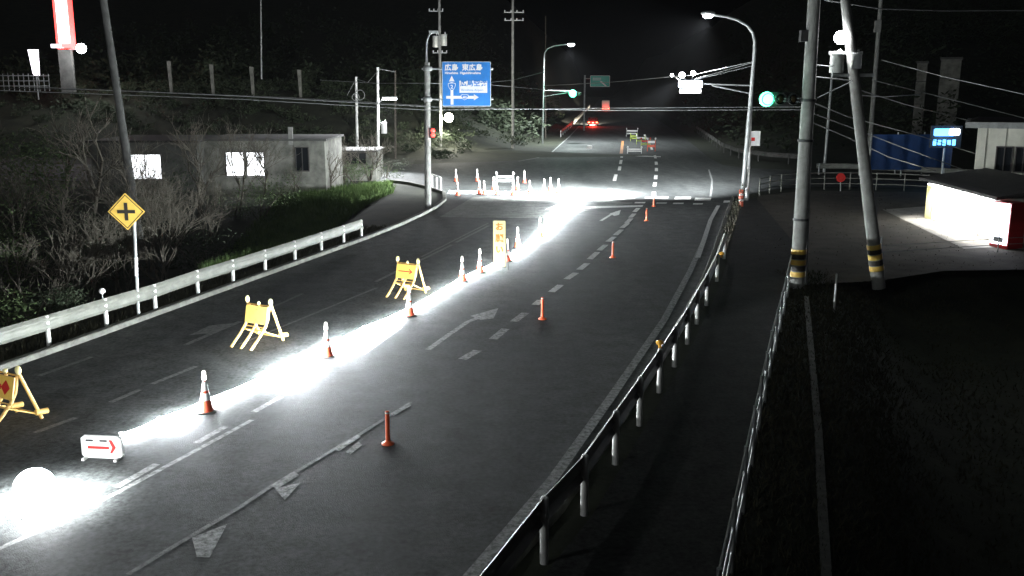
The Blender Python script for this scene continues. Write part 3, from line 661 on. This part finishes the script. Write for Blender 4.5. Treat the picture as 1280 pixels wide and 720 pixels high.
# tubes added to imitate the bright streak: one glowing section from cone to cone
def tube_mat(es):
    n = 'streak_glow_%d' % es
    if n not in M: mat(n, (.9, .9, .9), .4, var=0, emit=(.9, .97, 1), es=es)
    return n
def streak_tube(a, b, es, h=.11, r=.03, label='added glowing white tube standing for the bright streak along the cones', group='added light tubes along the cones'):
    A, B_ = G(*a), G(*b); n = 6
    pts = [(B_ - A) * (k / n) + Vector((0, 0, h - .03 * math.sin(math.pi * k / n))) for k in range(n + 1)]
    o = thing('streak_tube', label, 'added light tube', A, 0, group)
    MB().tube(pts, r, 6).build('lit_tube', tube_mat(es), o)
    for p in (pts[0], pts[-1]): MB().lathe([(.045, -p.z), (.04, -p.z + .02), (.012, -p.z + .03), (.012, .01), (.045, .015), (.045, .05)], p, 8).build('holder', 'white', o)
SEG = [((152, 551), (200, 531), 260), ((200, 531), (262, 506), 950), ((262, 506), (340, 472), 300), ((340, 472), (409, 436), 2200), ((409, 436), (455, 415), 1300), ((455, 415), (512, 390), 600), ((512, 390), (578, 351), 420), ((578, 351), (634, 325), 520), ((634, 325), (675, 295), 700), ((675, 295), (702, 268), 1300), ((702, 268), (716, 252), 1800)]
for a, b, e in SEG: streak_tube(a, b, e)
for a, b, e in [((562, 241), (599, 241), 160), ((599, 241), (641, 242), 260), ((641, 242), (690, 243), 420)]: streak_tube(a, b, e,   .1, .03, 'added glowing white tube standing for the bright streak behind the front cones', 'added light tubes at the side road')
def glare_ball(px, label, r, h, es_light, d=0):  # glowing ball on a stand, added to stand for the glare blob
    o = thing('glare_light', label, 'added light', G(*px))
    MB().ball((0, 0, h), r, 24, .95).build('glare_ball', 'glare_ball', o)
    MB().tube([(0, 0, 0), (0, 0, h - r * .9)], .03, 8).build('mast', 'galv', o)
    for k in range(3):
        a = R(120 * k + 30); MB().tube([(0, 0, min(.5, h * .4)), (math.cos(a) * .45, math.sin(a) * .45, 0)], .02, 6).build('leg', 'galv', o)
    return o
o = glare_ball((46, 634), 'round glowing ball added for the glare low over the lane line', .31, .34, 0)
light('SPOT', 'glare_spot', o, (0, .35, 1.0), 3000, (.93, .98, 1), .3, (0, 0, -1), 118, .9)  # added spot without a body, widens the glare on the road

# far work zone
def small_barrier(px, w, h, m, label, board='white'):
    o = thing('road_barrier', label, 'barricade', G(*px), R(-8))
    for x in (-w / 2, w / 2):
        MB().tube([(x, -.25, 0), (x, 0, h), (x, .25, 0)], .035, 6).build('leg', m, o); MB().ball((x, 0, h + .08), .08, 8, 1.6).build('lamp', board, o)
    for z in (.45, .8): MB().box((0, -.02, h * z), (w, .05, h * .2)).build('board', m if z < .5 else board, o)
small_barrier((790, 171), 1.5, 1.0, 'galv', 'grey barrier at the far end of the work bay beyond the junction')
small_barrier((792, 176.5), .75, .8, 'hi_vis', 'small yellow green barrier next to the grey one', 'hi_vis')
small_barrier((801, 180.5), 1.0, .95, 'hi_vis', 'yellow green barrier with a white upper board', 'white')
small_barrier((807, 185), 1.0, .95, 'hi_vis', 'yellow green barrier with a red upper board', 'red')
small_barrier((814, 189), .8, 1.2, 'cone_orange', 'orange white barrier at the corner of the far work bay')
small_barrier((793, 192), 1.4, .55, 'white', 'low white barrier on the painted line of the work bay')
small_barrier((631, 232), 1.15, .75, 'white', 'white barrier among the cones at the side road')
tag(MB().rbox((0, 0, .2), (.5, .35, .35), .06).build('sandbag', 'white', None, G(737, 186)), 'small white bag lying on the far lane', 'bag')

# ------------------------------------------------------------------ vehicles
def vehicle(px, label, cat, w, l, h, paint, kind):
    o = thing('truck' if kind else 'car', label, cat, G(*px), R(-6))
    if kind: prof = [(0, .5), (0, h), (l * .7, h), (l * .7, h * .85), (l * .92, h * .8), (l, h * .45), (l, .4)]
    else: prof = [(0, .3), (0, .75), (.12, .95), (.55, h), (l * .55, h), (l * .72, .95), (l * .97, .8), (l, .35)]
    n = len(prof); vs = []
    for sx, k in ((-1, 1), (1, 1)): vs += [(sx * w / 2 * (.86 if z > 1.1 and not kind else 1), y, z) for y, z in prof]
    body = MB().add(vs, [tuple(range(n)), tuple(range(2 * n - 1, n - 1, -1))] + [(i, i + n, (i + 1) % n + n, (i + 1) % n) for i in range(n)]).build('body', paint, o)
    if not kind: MB().add([(-w * .36, .155, 1.0), (w * .36, .155, 1.0), (w * .34, .5, h - .06), (-w * .34, .5, h - .06)], [(0, 1, 2, 3)]).build('rear_window', 'glass', body)
    else: MB().box((0, -.02, h * .6), (w * .92, .03, h * .62)).build('cargo_door', 'truck_paint', body)
    for s in (-1, 1):
        MB().box((s * w * .38, -.02, .68), (.3, .06, .18)).build('tail_light', 'tail', body)
        for y in (.75, l - .8):
            t = MB().tube([(s * w / 2 - s * .2, y, .32), (s * w / 2 + s * .01, y, .32)], .32, 14).build('wheel', 'rubber', o); MB().tube([(s * w / 2, y, .32), (s * w / 2 + s * .02, y, .32)], .19, 12).build('rim', 'galv', t)
        MB().ball((s * w * .36, l, .65), .1, 8).build('headlight', 'lamp', body)
    light('SPOT', 'headlight_beam', o, (0, l + .2, .65), 90000, (1, .9, .72), .1, (-.12, 1, -.1), 46, .8)
    light('POINT', 'tail_glow', o, (0, -.5, .6), 250 if kind else 900, (1, .05, .03), .1)
    return o
vehicle((741, 158), 'dark car with red tail lights driving away beyond the junction', 'car', 1.75, 4.2, 1.5, 'car_paint', 0)
vehicle((757, 138.5), 'pale box truck with tail lights far up the road', 'truck', 2.2, 6, 2.9, 'truck_paint', 1)

# ------------------------------------------------------------------ green overhead sign and small far signs
Yg = 150; c = D(750, 101.5, Yg)
o = thing('overhead_sign', 'green overhead direction sign above the far road', 'sign', (D(731, 101, Yg).x, Yg, 0))
bx_, bz = c.x - o.location.x, c.z
MB().tube([(0, 0, -.2), (0, 0, bz + .9)], .14, 10).build('post', 'galv', o); MB().tube([(0, .05, bz + .4), (bx_ + 1.4, .05, bz + .4)], .07, 8).build('arm', 'galv', o)
s_ = 1190 / Yg
b = MB().rbox((bx_, -.06, bz), (24 / s_, .06, 13.5 / s_), .1).build('panel', 'white', o); MB().rbox((bx_, -.1, bz), (23 / s_, .03, 12.5 / s_), .1).build('face', 'sign_green', b)
MB().add([(bx_ + .2, -.13, bz + .05), (bx_ + 1.1, -.13, bz - .75), (bx_ + .8, -.13, bz - .75), (bx_ - .05, -.13, bz - .05)], [(0, 1, 2, 3)]).build('arrow', 'white', b)
for z in (.45, .2): MB().box((bx_ - .5, -.125, bz + z), (1.3, .01, .1)).build('legend', 'white', b)
# left embankment: posts, glowing pylon, lit sign, railing
def emb(x, y, Y=104): return D(x, y, Y)
for x, y0, y1 in ((213.5, 76, 102), (266, 80, 104), (316, 83, 106), (375.5, 87, 108)):
    p = emb(x, y1 + 2); hh = emb(x, y0).z - p.z
    o = MB().add([(-.12, -.12, -1), (.12, -.12, -1), (.12, .12, -1), (-.12, .12, -1), (-.24, -.12, hh), (.16, -.12, hh - .05), (.16, .12, hh - .05), (-.24, .12, hh)], [(0, 1, 5, 4), (1, 2, 6, 5), (2, 3, 7, 6), (3, 0, 4, 7), (4, 5, 6, 7)]).build('concrete_post', 'plaster', None, p)
    tag(o, 'pale concrete post on the crest of the dark embankment', 'post', 'posts on the embankment')
p = emb(85, 100, 102); o = thing('pylon_sign', 'tall pylon sign glowing red and white above the embankment', 'pylon sign', p)
MB().box((0, 0, 1.0), (1.3, .6, 4.5)).build('base_column', 'plaster_dark', o)
z0, z1 = D(82, 62, 102).z - p.z, D(80, -25, 102).z - p.z; xx = D(80.5, 30, 102).x - p.x
pn = MB().rbox((xx, 0, (z0 + z1) / 2), (1.75, .6, z1 - z0), .2).build('panel', 'neon_red', o)
MB().rbox((xx, -.2, (z0 + z1) / 2 + .3), (1.15, .35, z1 - z0 - .6), .2).build('light_strip', 'neon_white', pn)
MB().ball(D(101.5, 60.5, 101) - p, .5, 14).build('floodlight', 'lamp', o); MB().tube([D(86, 62, 101.6) - p, D(101, 62, 101) - p], .06, 6).build('bracket', 'galv', o)
MB().box(D(70, 57.5, 101) - p, (.9, .3, .35)).build('small_light', 'sign_white_lit', o); MB().tube([D(80, 60, 101.6) - p, D(70, 59, 101.2) - p], .06, 6).build('bracket', 'galv', o)
light('POINT', 'flood_light', o, D(101.5, 60.5, 100) - p, 900, (.9, .92, 1), .3)
p = emb(47, 112, 98); o = thing('lit_sign', 'small white lit signboard left of the red pylon sign', 'sign', p)
za, zb = D(46, 94, 98).z - p.z, D(46, 62, 98).z - p.z
MB().add([(-.25, -.1, za), (.3, -.1, za), (.4, -.1, zb), (-.55, -.1, zb), (-.25, .15, za), (.3, .15, za), (.4, .15, zb), (-.55, .15, zb)], [(0, 1, 2, 3), (7, 6, 5, 4), (0, 3, 7, 4), (1, 5, 6, 2), (2, 6, 7, 3), (0, 4, 5, 1)]).build('panel', 'sign_white_lit', o)
MB().tube([(0, 0, -1), (0, 0, za)], .08, 8).build('post', 'galv', o)
rp = [emb(-40, 110, 96), emb(0, 110, 96), emb(30, 110, 97), emb(62, 110, 98)]
pipe_fence(rp, 'grey mesh railing on the embankment under the lit signboard', (.2, .7, 1.2), [rp[0] + (rp[-1] - rp[0]) * (k / 16) for k in range(17)], r=.05, pr=.04, ht=1.4)

# ------------------------------------------------------------------ left buildings
def window(parent, x, z, w, h, y, lit, name='window', bars=1):
    f = MB()
    for a in (-1, 1): f.box((x + a * (w / 2 + .03), y, z), (.06, .1, h + .12)); f.box((x, y, z + a * (h / 2 + .03)), (w, .1, .06))
    fr = f.build(name, 'frame_dark', parent)
    MB().box((x, y + .02, z), (w, .03, h)).build('pane', 'window_lit' if lit else 'glass', fr)
    for k in range(bars): MB().box((x - w / 2 + w * (k + 1) / (bars + 1), y - .01, z), (.05, .05, h)).build('mullion', 'frame_dark', fr)
    return fr
def building(name, label, x0, x1, ytop, ybase, depth, wall, roofm, rz=0):
    A, B_ = G(x0, ybase), G(x1, ybase); hh = D(x0, ytop, A.y).z; w = B_.x - A.x
    o = thing(name, label, 'building', ((A.x + B_.x) / 2, A.y, 0), rz)
    m = MB().box((0, depth / 2, (hh - .6) / 2), (w, depth, hh + .6)).build('wall', wall, o)
    MB().box((0, depth / 2 - .1, hh + .06), (w + .3, depth + .3, .12)).build('roof', roofm, o)
    return o, w, hh, A.y
o, w, hh, Yb = building('plaster_building', 'low pale plaster building with two brightly lit windows', 256, 408, 176, 243, 6, 'plaster', 'concrete_dark', R(0))
def fx(px): return D(px, 200, Yb).x - o.location.x
def fz(py): return D(300, py, Yb).z
for a, b in ((283, 304.5), (309, 330)): window(o, (fx(a) + fx(b)) / 2, fz(205), fx(b) - fx(a), 1.42, -.03, True, bars=0)
window(o, fx(378), fz(199), .75, 1.4, -.03, False)
for px in (295, 318): MB().box((fx(px), -.05, fz(221)), (1.3, .12, .06)).build('sill', 'concrete', o)
MB().box((fx(365), -.06, fz(170)), (.25, .25, 1.1)).build('vent_pipe', 'concrete', o)
light('POINT', 'window_glow', o, (fx(306), -1.0, fz(205)), 50, (.95, .97, 1), .5)
o, w, hh, Yb = building('dark_building', 'dark low building with one bright window half hidden by bare trees', 118, 250, 178, 246, 7, 'plaster_dark', 'roof_tile')
window(o, fx(181), fz(208.5), fx(201) - fx(161), 1.45, -.03, True, bars=1)
o, w, hh, Yb = building('far_shed', 'small pale shed behind the shrubs near the coil pole', 408, 470, 190, 226, 4, 'plaster', 'concrete_dark')
window(o, 0, 1.6, 2.2, .7, -.03, False, bars=3)

# ------------------------------------------------------------------ right buildings
SA, SB = G(1157, 272), G(1247, 305); u = (SB - SA).normalized(); ang = math.atan2(u.y, u.x); Ls = (SB - SA).length
o = thing('lit_shed', 'long low shed with a floodlit white wall and dark tiled roof', 'shed', SA, ang)
wh = 1.95
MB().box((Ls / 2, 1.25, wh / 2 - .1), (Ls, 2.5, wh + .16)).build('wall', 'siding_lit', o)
rd, rr_ = 2.9, .42
ro = MB().add([(-.4, -.35, wh - .05), (Ls + .3, -.35, wh - .05), (Ls + .3, rd, wh + rr_), (-.4, rd, wh + rr_), (-.4, -.35, wh + .05), (Ls + .3, -.35, wh + .05), (Ls + .3, rd, wh + rr_ + .1), (-.4, rd, wh + rr_ + .1)], [(3, 2, 1, 0), (4, 5, 6, 7), (0, 1, 5, 4), (1, 2, 6, 5), (2, 3, 7, 6), (3, 0, 4, 7)]).build('roof', 'roof_tile', o)
for k in range(8):
    f_ = (k + .5) / 8; MB().box(((Ls - .1) / 2, -.35 + (rd + .35) * f_, wh + .075 + (rr_ + .05) * f_), (Ls + .72, (rd + .35) / 8 + .04, .04), Matrix.Rotation(R(11), 3, 'X')).build('tile_course', 'roof_tile', ro)
for k in range(5): MB().box((.05 + k * (Ls - .1) / 4, -.02, wh / 2), (.07, .06, wh)).build('wall_batten', 'siding_lit', o)
MB().box((.4, -.05, .85), (.75, .04, 1.7)).build('door', 'pale_yellow', o)
lt = MB().box((Ls * .5, -.28, wh - .16), (Ls * .8, .08, .06)).build('eave_light', 'lamp', o)
for k in (.15, .4, .65, .9): light('SPOT', 'eave_light_lamp', o, (Ls * k, -.7, wh - .2), 420, (1, .97, .93), .12, (0, .55, -1), 125, .5)
vb = G(1257, 309)
o = thing('vending_machine', 'red vending machine with a glowing front at the end of the shed', 'vending machine', vb, R(-72))
MB().box((0, 0, .95), (.95, .8, 1.9)).build('cabinet', 'vending_red', o); q = MB().box((0, -.415, 1.0), (.86, .03, 1.7)).build('front_panel', 'vending_lit', o)
for z in (.9, 1.25, 1.6): MB().box((0, -.44, z), (.8, .02, .03)).build('shelf_line', 'steel_dark', q)
MB().box((.0, -.44, .35), (.5, .03, .2)).build('pickup_slot', 'steel_dark', q)
light('POINT', 'front_glow', o, (0, -.7, 1.2), 40, (.85, .88, 1), .3)
HY = 50
P = D(1217, 217, HY); o = thing('white_house', 'pale two storey house with three framed windows behind the shed', 'house', (P.x, HY, 0), R(-26)); top = D(1217, 160, HY).z
MB().box((4.5, 3, top / 2), (9, 6, top)).build('wall', 'siding', o)
MB().box((4.3, 2.6, top + .18), (9.8, 7.2, .3)).build('eave', 'roof_metal', o)
MB().add([(-.4, -.8, top + .34), (9.4, -.8, top + .34), (9.4, 6.4, top + .34), (-.4, 6.4, top + .34), (-.0, 2.8, top + .5), (9.4, 2.8, top + .5)], [(0, 1, 5, 4), (2, 3, 4, 5), (0, 4, 3), (1, 2, 5)]).build('roof', 'roof_tile', o)
for x in (1238, 1258, 1279):
    f = window(o, (x - 1208) / 22.5, D(x, 198, HY).z, .68, 1.2, -.03, False, bars=1); MB().box(((x - 1208) / 22.5, .0, D(x, 198, HY).z), (.6, .02, 1.1)).build('curtain', 'curtain', f)
for k in range(10): MB().box((.45 + k * .9, -.012, top / 2), (.03, .02, top)).build('siding_joint', 'plaster', o)
# blue tarp fence and LED sign, grey towers, red round sign back
ty = 70; A, B_ = D(1088, 207, ty), D(1172, 210, ty + 2)
o = thing('tarp_fence', 'dark blue tarp hung on posts behind the far guardrail', 'tarp', A)
d = B_ - A; n = 14; hz = D(1088, 168, ty).z - A.z
MB().add([(d.x * k / n, .18 * math.sin(k * 2.1), z) for z in (-.3, hz * .5, hz) for k in range(n + 1)], [(j * (n + 1) + k, j * (n + 1) + k + 1, (j + 1) * (n + 1) + k + 1, (j + 1) * (n + 1) + k) for j in range(2) for k in range(n)], True).build('sheet', 'tarp_blue', o)
for k in range(4): MB().tube([(d.x * k / 3, .25, -.6), (d.x * k / 3, .25, hz + .15)], .05, 6).build('post', 'galv', o)
c = D(1183, 171, 64); s_ = 1190 / 64
o = thing('led_sign', 'glowing blue electronic sign under the grey towers', 'sign', (c.x, 64, 0))
MB().box((0, .1, c.z), (38 / s_, .15, 27 / s_)).build('panel', 'steel_dark', o); MB().tube([(0, .15, -.3), (0, .15, c.z)], .08, 8).build('post', 'galv', o)
MB().rbox((-.15, 0, c.z + 5.5 / s_), (26 / s_, .06, 9 / s_), .1).build('upper_row', 'led_blue', o); MB().rbox((.5, -.03, c.z + 6 / s_), (13 / s_, .06, 8 / s_), .1).build('bright_row', 'led_white', o)
for k in range(5): MB().box((-.75 + k * .32, 0, c.z - 7 / s_), (.2, .06, (6 if k % 2 else 7) / s_)).build('lower_segment', 'led_blue', o)
light('POINT', 'sign_light', o, (0, -.8, c.z), 60, (.2, .5, 1), .3)
for x0, x1, y0, y1, Y, lab in ((1141, 1159, 79, 152, 98, 'narrow grey concrete tower standing next to a wider one'), (1170, 1201, 74, 158, 96, 'wide grey concrete tower above the blue electronic sign')):
    a, b = D(x0, y1, Y), D(x1, y0, Y); o = thing('concrete_tower', lab, 'tower', ((a.x + b.x) / 2, Y, 0))
    o.rotation_euler.z = R(-24); bd = MB().box((0, 2, b.z / 2), (b.x - a.x, 4, b.z)).build('wall', 'plaster', o); MB().box((0, 2, b.z + .1), (b.x - a.x + .2, 4.2, .2)).build('parapet', 'concrete_dark', o)
    for k in (.55, .8): MB().box((0, -.02, b.z * k), (b.x - a.x, .04, .08)).build('floor_line', 'concrete_dark', bd)
b = G(1051, 238); o = thing('round_sign', 'faded red round sign on a short post by the handrail', 'sign', b)
MB().tube([(0, 0, -.2), at(b, 1050.5, 222)], .04, 8).build('post', 'galv', o)
q = MB().tube([at(b, 1050.5, 222) + Vector((0, -.05, 0)), at(b, 1050.5, 222) + Vector((0, -.08, 0))], .3, 20).build('plate', 'red', o)

# ------------------------------------------------------------------ vegetation
def bare_tree(px, hgt, label, lean=(0, 0), seed=0, stems=1, r=.09, spread=1., group=None, base=None, name='bare_tree', maxd=5):
    rn = random.Random(seed); b = base or G(*px); b = Vector((b.x, b.y, height(b.x, b.y)))
    o = thing(name, label, 'tree', b, 0, group); tr, cr = MB(), MB()
    def grow(p, d, L, rad, dep):
        pts = [p]; dd = d.copy(); n = 4 if dep < 3 else 3
        for k in range(n):
            dd = (dd + Vector((rn.gauss(0, .13), rn.gauss(0, .13), rn.gauss(.04, .08)))).normalized(); pts.append(pts[-1] + dd * L / n)
        (tr if dep < 2 else cr).tube(pts, [rad * (1 - .38 * k / n) for k in range(n + 1)], 7 if dep < 2 else (4 if dep < 4 else 3), False)
        if dep >= maxd: return
        for k in range(rn.choice((2, 3, 3)) if dep < 4 else 2):
            i = rn.randint(max(1, n - 2), n) if dep else rn.randint(2, n)
            a = rn.uniform(0, 6.28); tilt = rn.uniform(.35, .85) * spread
            s1 = dd.orthogonal().normalized(); s2 = dd.cross(s1)
            nd = (dd * math.cos(tilt) + (s1 * math.cos(a) + s2 * math.sin(a)) * math.sin(tilt) + Vector((0, 0, .12))).normalized()
            grow(pts[i], nd, L * rn.uniform(.62, .82), max(rad * rn.uniform(.5, .68), .009), dep + 1)
    for s in range(stems):
        d = Vector((lean[0] + rn.gauss(0, .22) * (stems > 1), lean[1] + rn.gauss(0, .2) * (stems > 1), 1)).normalized()
        grow(Vector((rn.gauss(0, .12) * (stems > 1), 0, -.1)), d, hgt * .34, r * rn.uniform(.8, 1), 0)
    tr.build('trunk', 'bark', o); cr.build('crown', 'twig', o)
    return o
bare_tree((58, 345), 5.6, 'bare tree leaning right on the bank at the left end of the guardrail', (.35, 0), 3, 2, .07)
bare_tree((205, 330), 5.2, 'many stemmed bare shrub right of the yellow sign', (.05, 0), 5, 5, .06, .9)
bare_tree((112, 275), 7.2, 'pale thick trunked bare tree left of the yellow sign', (-.02, 0), 8, 1, .2, 1.0)
bare_tree((165, 268), 6.5, 'bare tree in front of the dark building window', (.05, 0), 12, 2, .09)
bare_tree((250, 262), 6.8, 'bare tree at the corner between the two lit buildings', (.05, 0), 21, 3, .1, .8)
bare_tree((296, 258), 6.4, 'thin bare tree with branches crossing the twin lit windows', (.08, 0), 31, 2, .07, .7)
bare_tree((22, 300), 6.5, 'bare tree above the leafy bush at the edge of the bank', (.1, 0), 44, 2, .08)
bare_tree((372, 246), 2.6, 'small pruned bare tree before the plaster building fence', (0, 0), 51, 3, .06, .7, maxd=3)
bare_tree((412, 240), 3.6, 'small pruned bare tree at the plaster building corner', (.05, 0), 52, 3, .06, .7, maxd=4)
bare_tree((462, 226), 4.2, 'twiggy bare shrub at the foot of the white street lamp', (.1, 0), 61, 5, .05, .9, maxd=4); bare_tree((430, 228), 3.6, 'twiggy bare shrub behind the grass bank', (0, 0), 63, 4, .05, .9, maxd=4)
for q in [((95, 352), 4.6, 'slender bare sapling leaning over the guardrail left of the yellow sign', (.2, 0), 71, 3, .05), ((150, 340), 4.4, 'twiggy bare sapling right behind the yellow sign', (0, 0), 72, 4, .05), ((190, 302), 5.6, 'tall twiggy bare tree behind the many stemmed shrub', (.1, 0), 73, 3, .07), ((245, 296), 4.8, 'spreading bare shrub at the near end of the grass bank', (.15, 0), 74, 4, .06), ((28, 372), 4.4, 'bare sapling beside the low leafy bush', (.25, 0), 75, 3, .05), ((85, 255), 8.0, 'tallest bare tree below the red pylon sign', (.05, 0), 76, 2, .12), ((330, 246), 5.0, 'thin bare tree right of the twin lit windows', (.0, 0), 77, 2, .06), ((140, 285), 6.5, 'bare tree hiding the foot of the leaning pole', (.1, 0), 78, 3, .08)]:
    bare_tree(q[0], q[1], q[2], q[3], q[4], q[5], q[6])
def leaf_mesh(mbd, c, rx, rz, n, rn, size):
    nodes = [(rn.gauss(0, .45), rn.gauss(0, .45), rn.uniform(-.7, .9), rn.uniform(.18, .4)) for _ in range(max(6, n // 60))]
    for k in range(n):
        a = rn.choice(nodes); p = Vector((c[0] + (a[0] + rn.gauss(0, a[3])) * rx, c[1] + (a[1] + rn.gauss(0, a[3])) * rx, c[2] + (a[2] + rn.gauss(0, a[3])) * rz))
        u = Vector((rn.gauss(0, 1), rn.gauss(0, 1), rn.gauss(0, .6))).normalized(); v = u.orthogonal().normalized(); s = size * rn.uniform(.6, 1.4)
        mbd.add([p - u * s, p + v * s * .45, p + u * s, p - v * s * .45], [(0, 1, 2, 3)])
def bush(px, rx, rz, label, seed, n=1200, size=.07, m='leaf', group=None, base=None, cat='bush'):
    rn = random.Random(seed); b = base or G(*px); b = Vector((b.x, b.y, height(b.x, b.y))); o = thing('leafy_bush', label, cat, b, 0, group)
    fo = MB(); leaf_mesh(fo, (0, 0, rz * .85), rx, rz, n, rn, size); fo.build('crown', m, o)
    st_ = MB()
    for k in range(6): a = rn.uniform(0, 6.28); st_.tube([(0, 0, -.2), (math.cos(a) * rx * .3, math.sin(a) * rx * .3, rz * .7), (math.cos(a) * rx * .6, math.sin(a) * rx * .6, rz * 1.3)], [.035, .025, .01], 5)
    st_.build('trunk', 'bark', o)
bush((35, 262), 2.4, 2.2, 'tall leafy evergreen bush at the left end of the bank', 1, 2600, .09)
bush((8, 330), 1.6, 1.7, 'leafy green bush below the tall evergreen bush', 2, 1500); bush((14, 392), 1.1, .8, 'low leafy bush right behind the guardrail', 3, 1100, .05)
bush((75, 385), .9, .6, 'low scrub left of the yellow sign post', 4, 800, .05, 'leaf_dark'); bush((125, 318), 1.4, 1.1, 'dark scrub behind the yellow sign', 5, 1400, .06, 'leaf_dark')
bush((255, 305), 1.7, .9, 'dark scrub at the near end of the grass bank', 6, 1500, .06, 'leaf_dark'); bush((325, 262), 1.8, 1.0, 'leafy bush under the lit windows', 7, 1600, .06); bush((352, 252), 1.2, .9, 'small leafy bush by the wooden fence', 8, 900, .06)
bush((205, 262), 1.9, 1.5, 'reddish brown scrub under the dark building window', 9, 1600, .06, 'leaf_dark'); bush((445, 228), 2.2, .8, 'leafy shrub between the coil pole and the grass', 10, 1500, .06, 'leaf'); bush((482, 222), 1.1, .8, 'shrub at the foot of the white lamp pole', 11, 800, .06, 'leaf_dark')
bush((85, 300), 2.0, 1.8, 'dark tangled evergreen between the bare trees', 12, 1900, .07, 'leaf_dark')
# grass
def blades(area, n, hmin, hmax, seed, tilt=.35):
    rn = random.Random(seed); mbd = MB(); k = 0
    while k < n:
        p = area(rn)
        if p is None: continue
        k += 1; h = rn.uniform(hmin, hmax); a = rn.uniform(0, 6.28); w = .012 + .0004 * p.y
        t = Vector((rn.gauss(0, tilt), rn.gauss(0, tilt), 1)).normalized() * h; n_ = Vector((math.cos(a), math.sin(a), 0)) * w
        mbd.add([p - n_, p + n_, p + t], [(0, 1, 2)])
    return mbd
poly = [(255, 300), (300, 275), (345, 252), (400, 240), (488, 230), (492, 240), (440, 262), (380, 290), (310, 322), (250, 345)]
def inside(x, y, P):
    c = False; j = len(P) - 1
    for i in range(len(P)):
        if (P[i][1] > y) != (P[j][1] > y) and x < (P[j][0] - P[i][0]) * (y - P[i][1]) / (P[j][1] - P[i][1]) + P[i][0]: c = not c
        j = i
    return c
wp = [(G(*q).x, G(*q).y) for q in poly]
x0, x1, y0, y1 = min(q[0] for q in wp), max(q[0] for q in wp), min(q[1] for q in wp), max(q[1] for q in wp)
def bank(rn):
    x, y = rn.uniform(x0, x1), rn.uniform(y0, y1)
    return Vector((x, y, height(x, y))) if inside(x, y, wp) else None
tag(blades(bank, 26000, .2, .6, 3).build('grass_bank', 'grass'), 'bright green grass on the bank beside the plaster building', 'grass', kind='stuff')
def verge(rn):
    y = rn.uniform(16, 45); x = lerp_x(kerbp, y) - .25 - abs(rn.gauss(.3, .9)); return Vector((x, y, height(x, y)))
tag(blades(verge, 9000, .05, .3, 4).build('verge_grass', 'grass_dry'), 'thin dry grass along the left kerb and guardrail', 'grass', kind='stuff')
def slope(rn):
    y = rn.uniform(11, 34); x = lerp_x(FENCE, y) + abs(rn.gauss(.2, 3.2)); return Vector((x, y, height(x, y)))
tag(blades(slope, 20000, .06, .22, 5, .6).build('slope_grass', 'grass_dry'), 'dark rough grass on the slope beyond the railing', 'grass', kind='stuff')
def yardg(rn):
    x, y = rn.uniform(8, 30), rn.uniform(33, 60)
    return Vector((x, y, -.03)) if rn.random() < .5 and x > lerp_x(railp, y) + .3 else None
tag(blades(yardg, 3500, .02, .09, 6, .6).build('yard_grass', 'grass_dry'), 'sparse trampled grass on the dirt yard', 'grass', kind='stuff')
# woods on the hills
rn = random.Random(9); wl = MB()
for k in range(800):
    x, y = (rn.uniform(-75, 8), rn.uniform(97, 190)) if k < 240 else (rn.uniform(-78, -5), rn.uniform(90, 112)) if k > 420 else (rn.uniform(-14, 22), rn.uniform(93, 175))
    if (y < 103 and x > -4) or (y > 96 and lerp_x(FL, y) - x < 3.5): continue
    r_ = rn.uniform(.6, 1.3) if y < 112 else rn.uniform(1.4, 3.0)
    leaf_mesh(wl, (x, y, height(x, y) + r_ * .4), r_, r_ * (.5 if y < 112 else 1.1), 150 if y < 112 else 110, rn, .14 if y < 112 else .3)
tag(wl.build('hillside_wood', 'leaf_dark'), 'dark wooded hillside beyond the junction left of the far road', 'wood', kind='stuff')
wl = MB()
for k in range(330):
    x, y = rn.uniform(20, 110), rn.uniform(90, 200)
    if x - lerp_x(FR, y) < 5: continue
    r_ = rn.uniform(1.6, 3.6); leaf_mesh(wl, (x, y, height(x, y) + r_ * .6), r_, r_ * 1.2, 120, rn, .28)
tag(wl.build('hillside_wood', 'leaf_dark'), 'dark wooded hillside behind the grey towers and white house', 'wood', kind='stuff')
# climbing plant on the guardrail end
rn = random.Random(4); b = G(916, 285); o = thing('climbing_plant', 'tangled climbing plant and red reflectors on the guardrail end by the street lamp', 'plant', b); fo, sm = MB(), MB()
for k in range(9):
    q = G(907 + k * 2.6, 318 - k * 8.2); leaf_mesh(fo, (q.x - b.x, q.y - b.y, .75), .22, .4, 70, rn, .05); MB().tube([(q.x - b.x, q.y - b.y, 0), (q.x - b.x + .05, q.y - b.y, .5), (q.x - b.x - .05, q.y - b.y, 1.1)], .015, 4).build('stem', 'bark', o)
fo.build('crown', 'grass_dry', o)
p = G(926, 258); o = thing('marker_drum', 'short orange banded marker at the foot of the junction street lamp', 'marker', p)
MB().lathe([(.14, 0), (.14, .9), (.1, .95), (.001, .96)], seg=12).build('body', 'cone_orange', o)
for z in (.3, .62): MB().lathe([(.145, z), (.145, z + .12)], seg=12).build('band', 'white', o)

# ------------------------------------------------------------------ thin haze added for glow round the lamps
m = bpy.data.materials.new('glow_haze'); m.use_nodes = True; n = m.node_tree.nodes; n.remove(n['Principled BSDF'])
v = n.new('ShaderNodeVolumePrincipled'); v.inputs['Color'].default_value = (.92, .94, 1, 1); v.inputs['Density'].default_value = .00007; v.inputs['Anisotropy'].default_value = .3
m.node_tree.links.new(v.outputs[0], n['Material Output'].inputs['Volume']); M['glow_haze'] = m
tag(MB().box((30, 320, 15), (700, 800, 46)).build('haze', 'glow_haze'), kind='stuff')
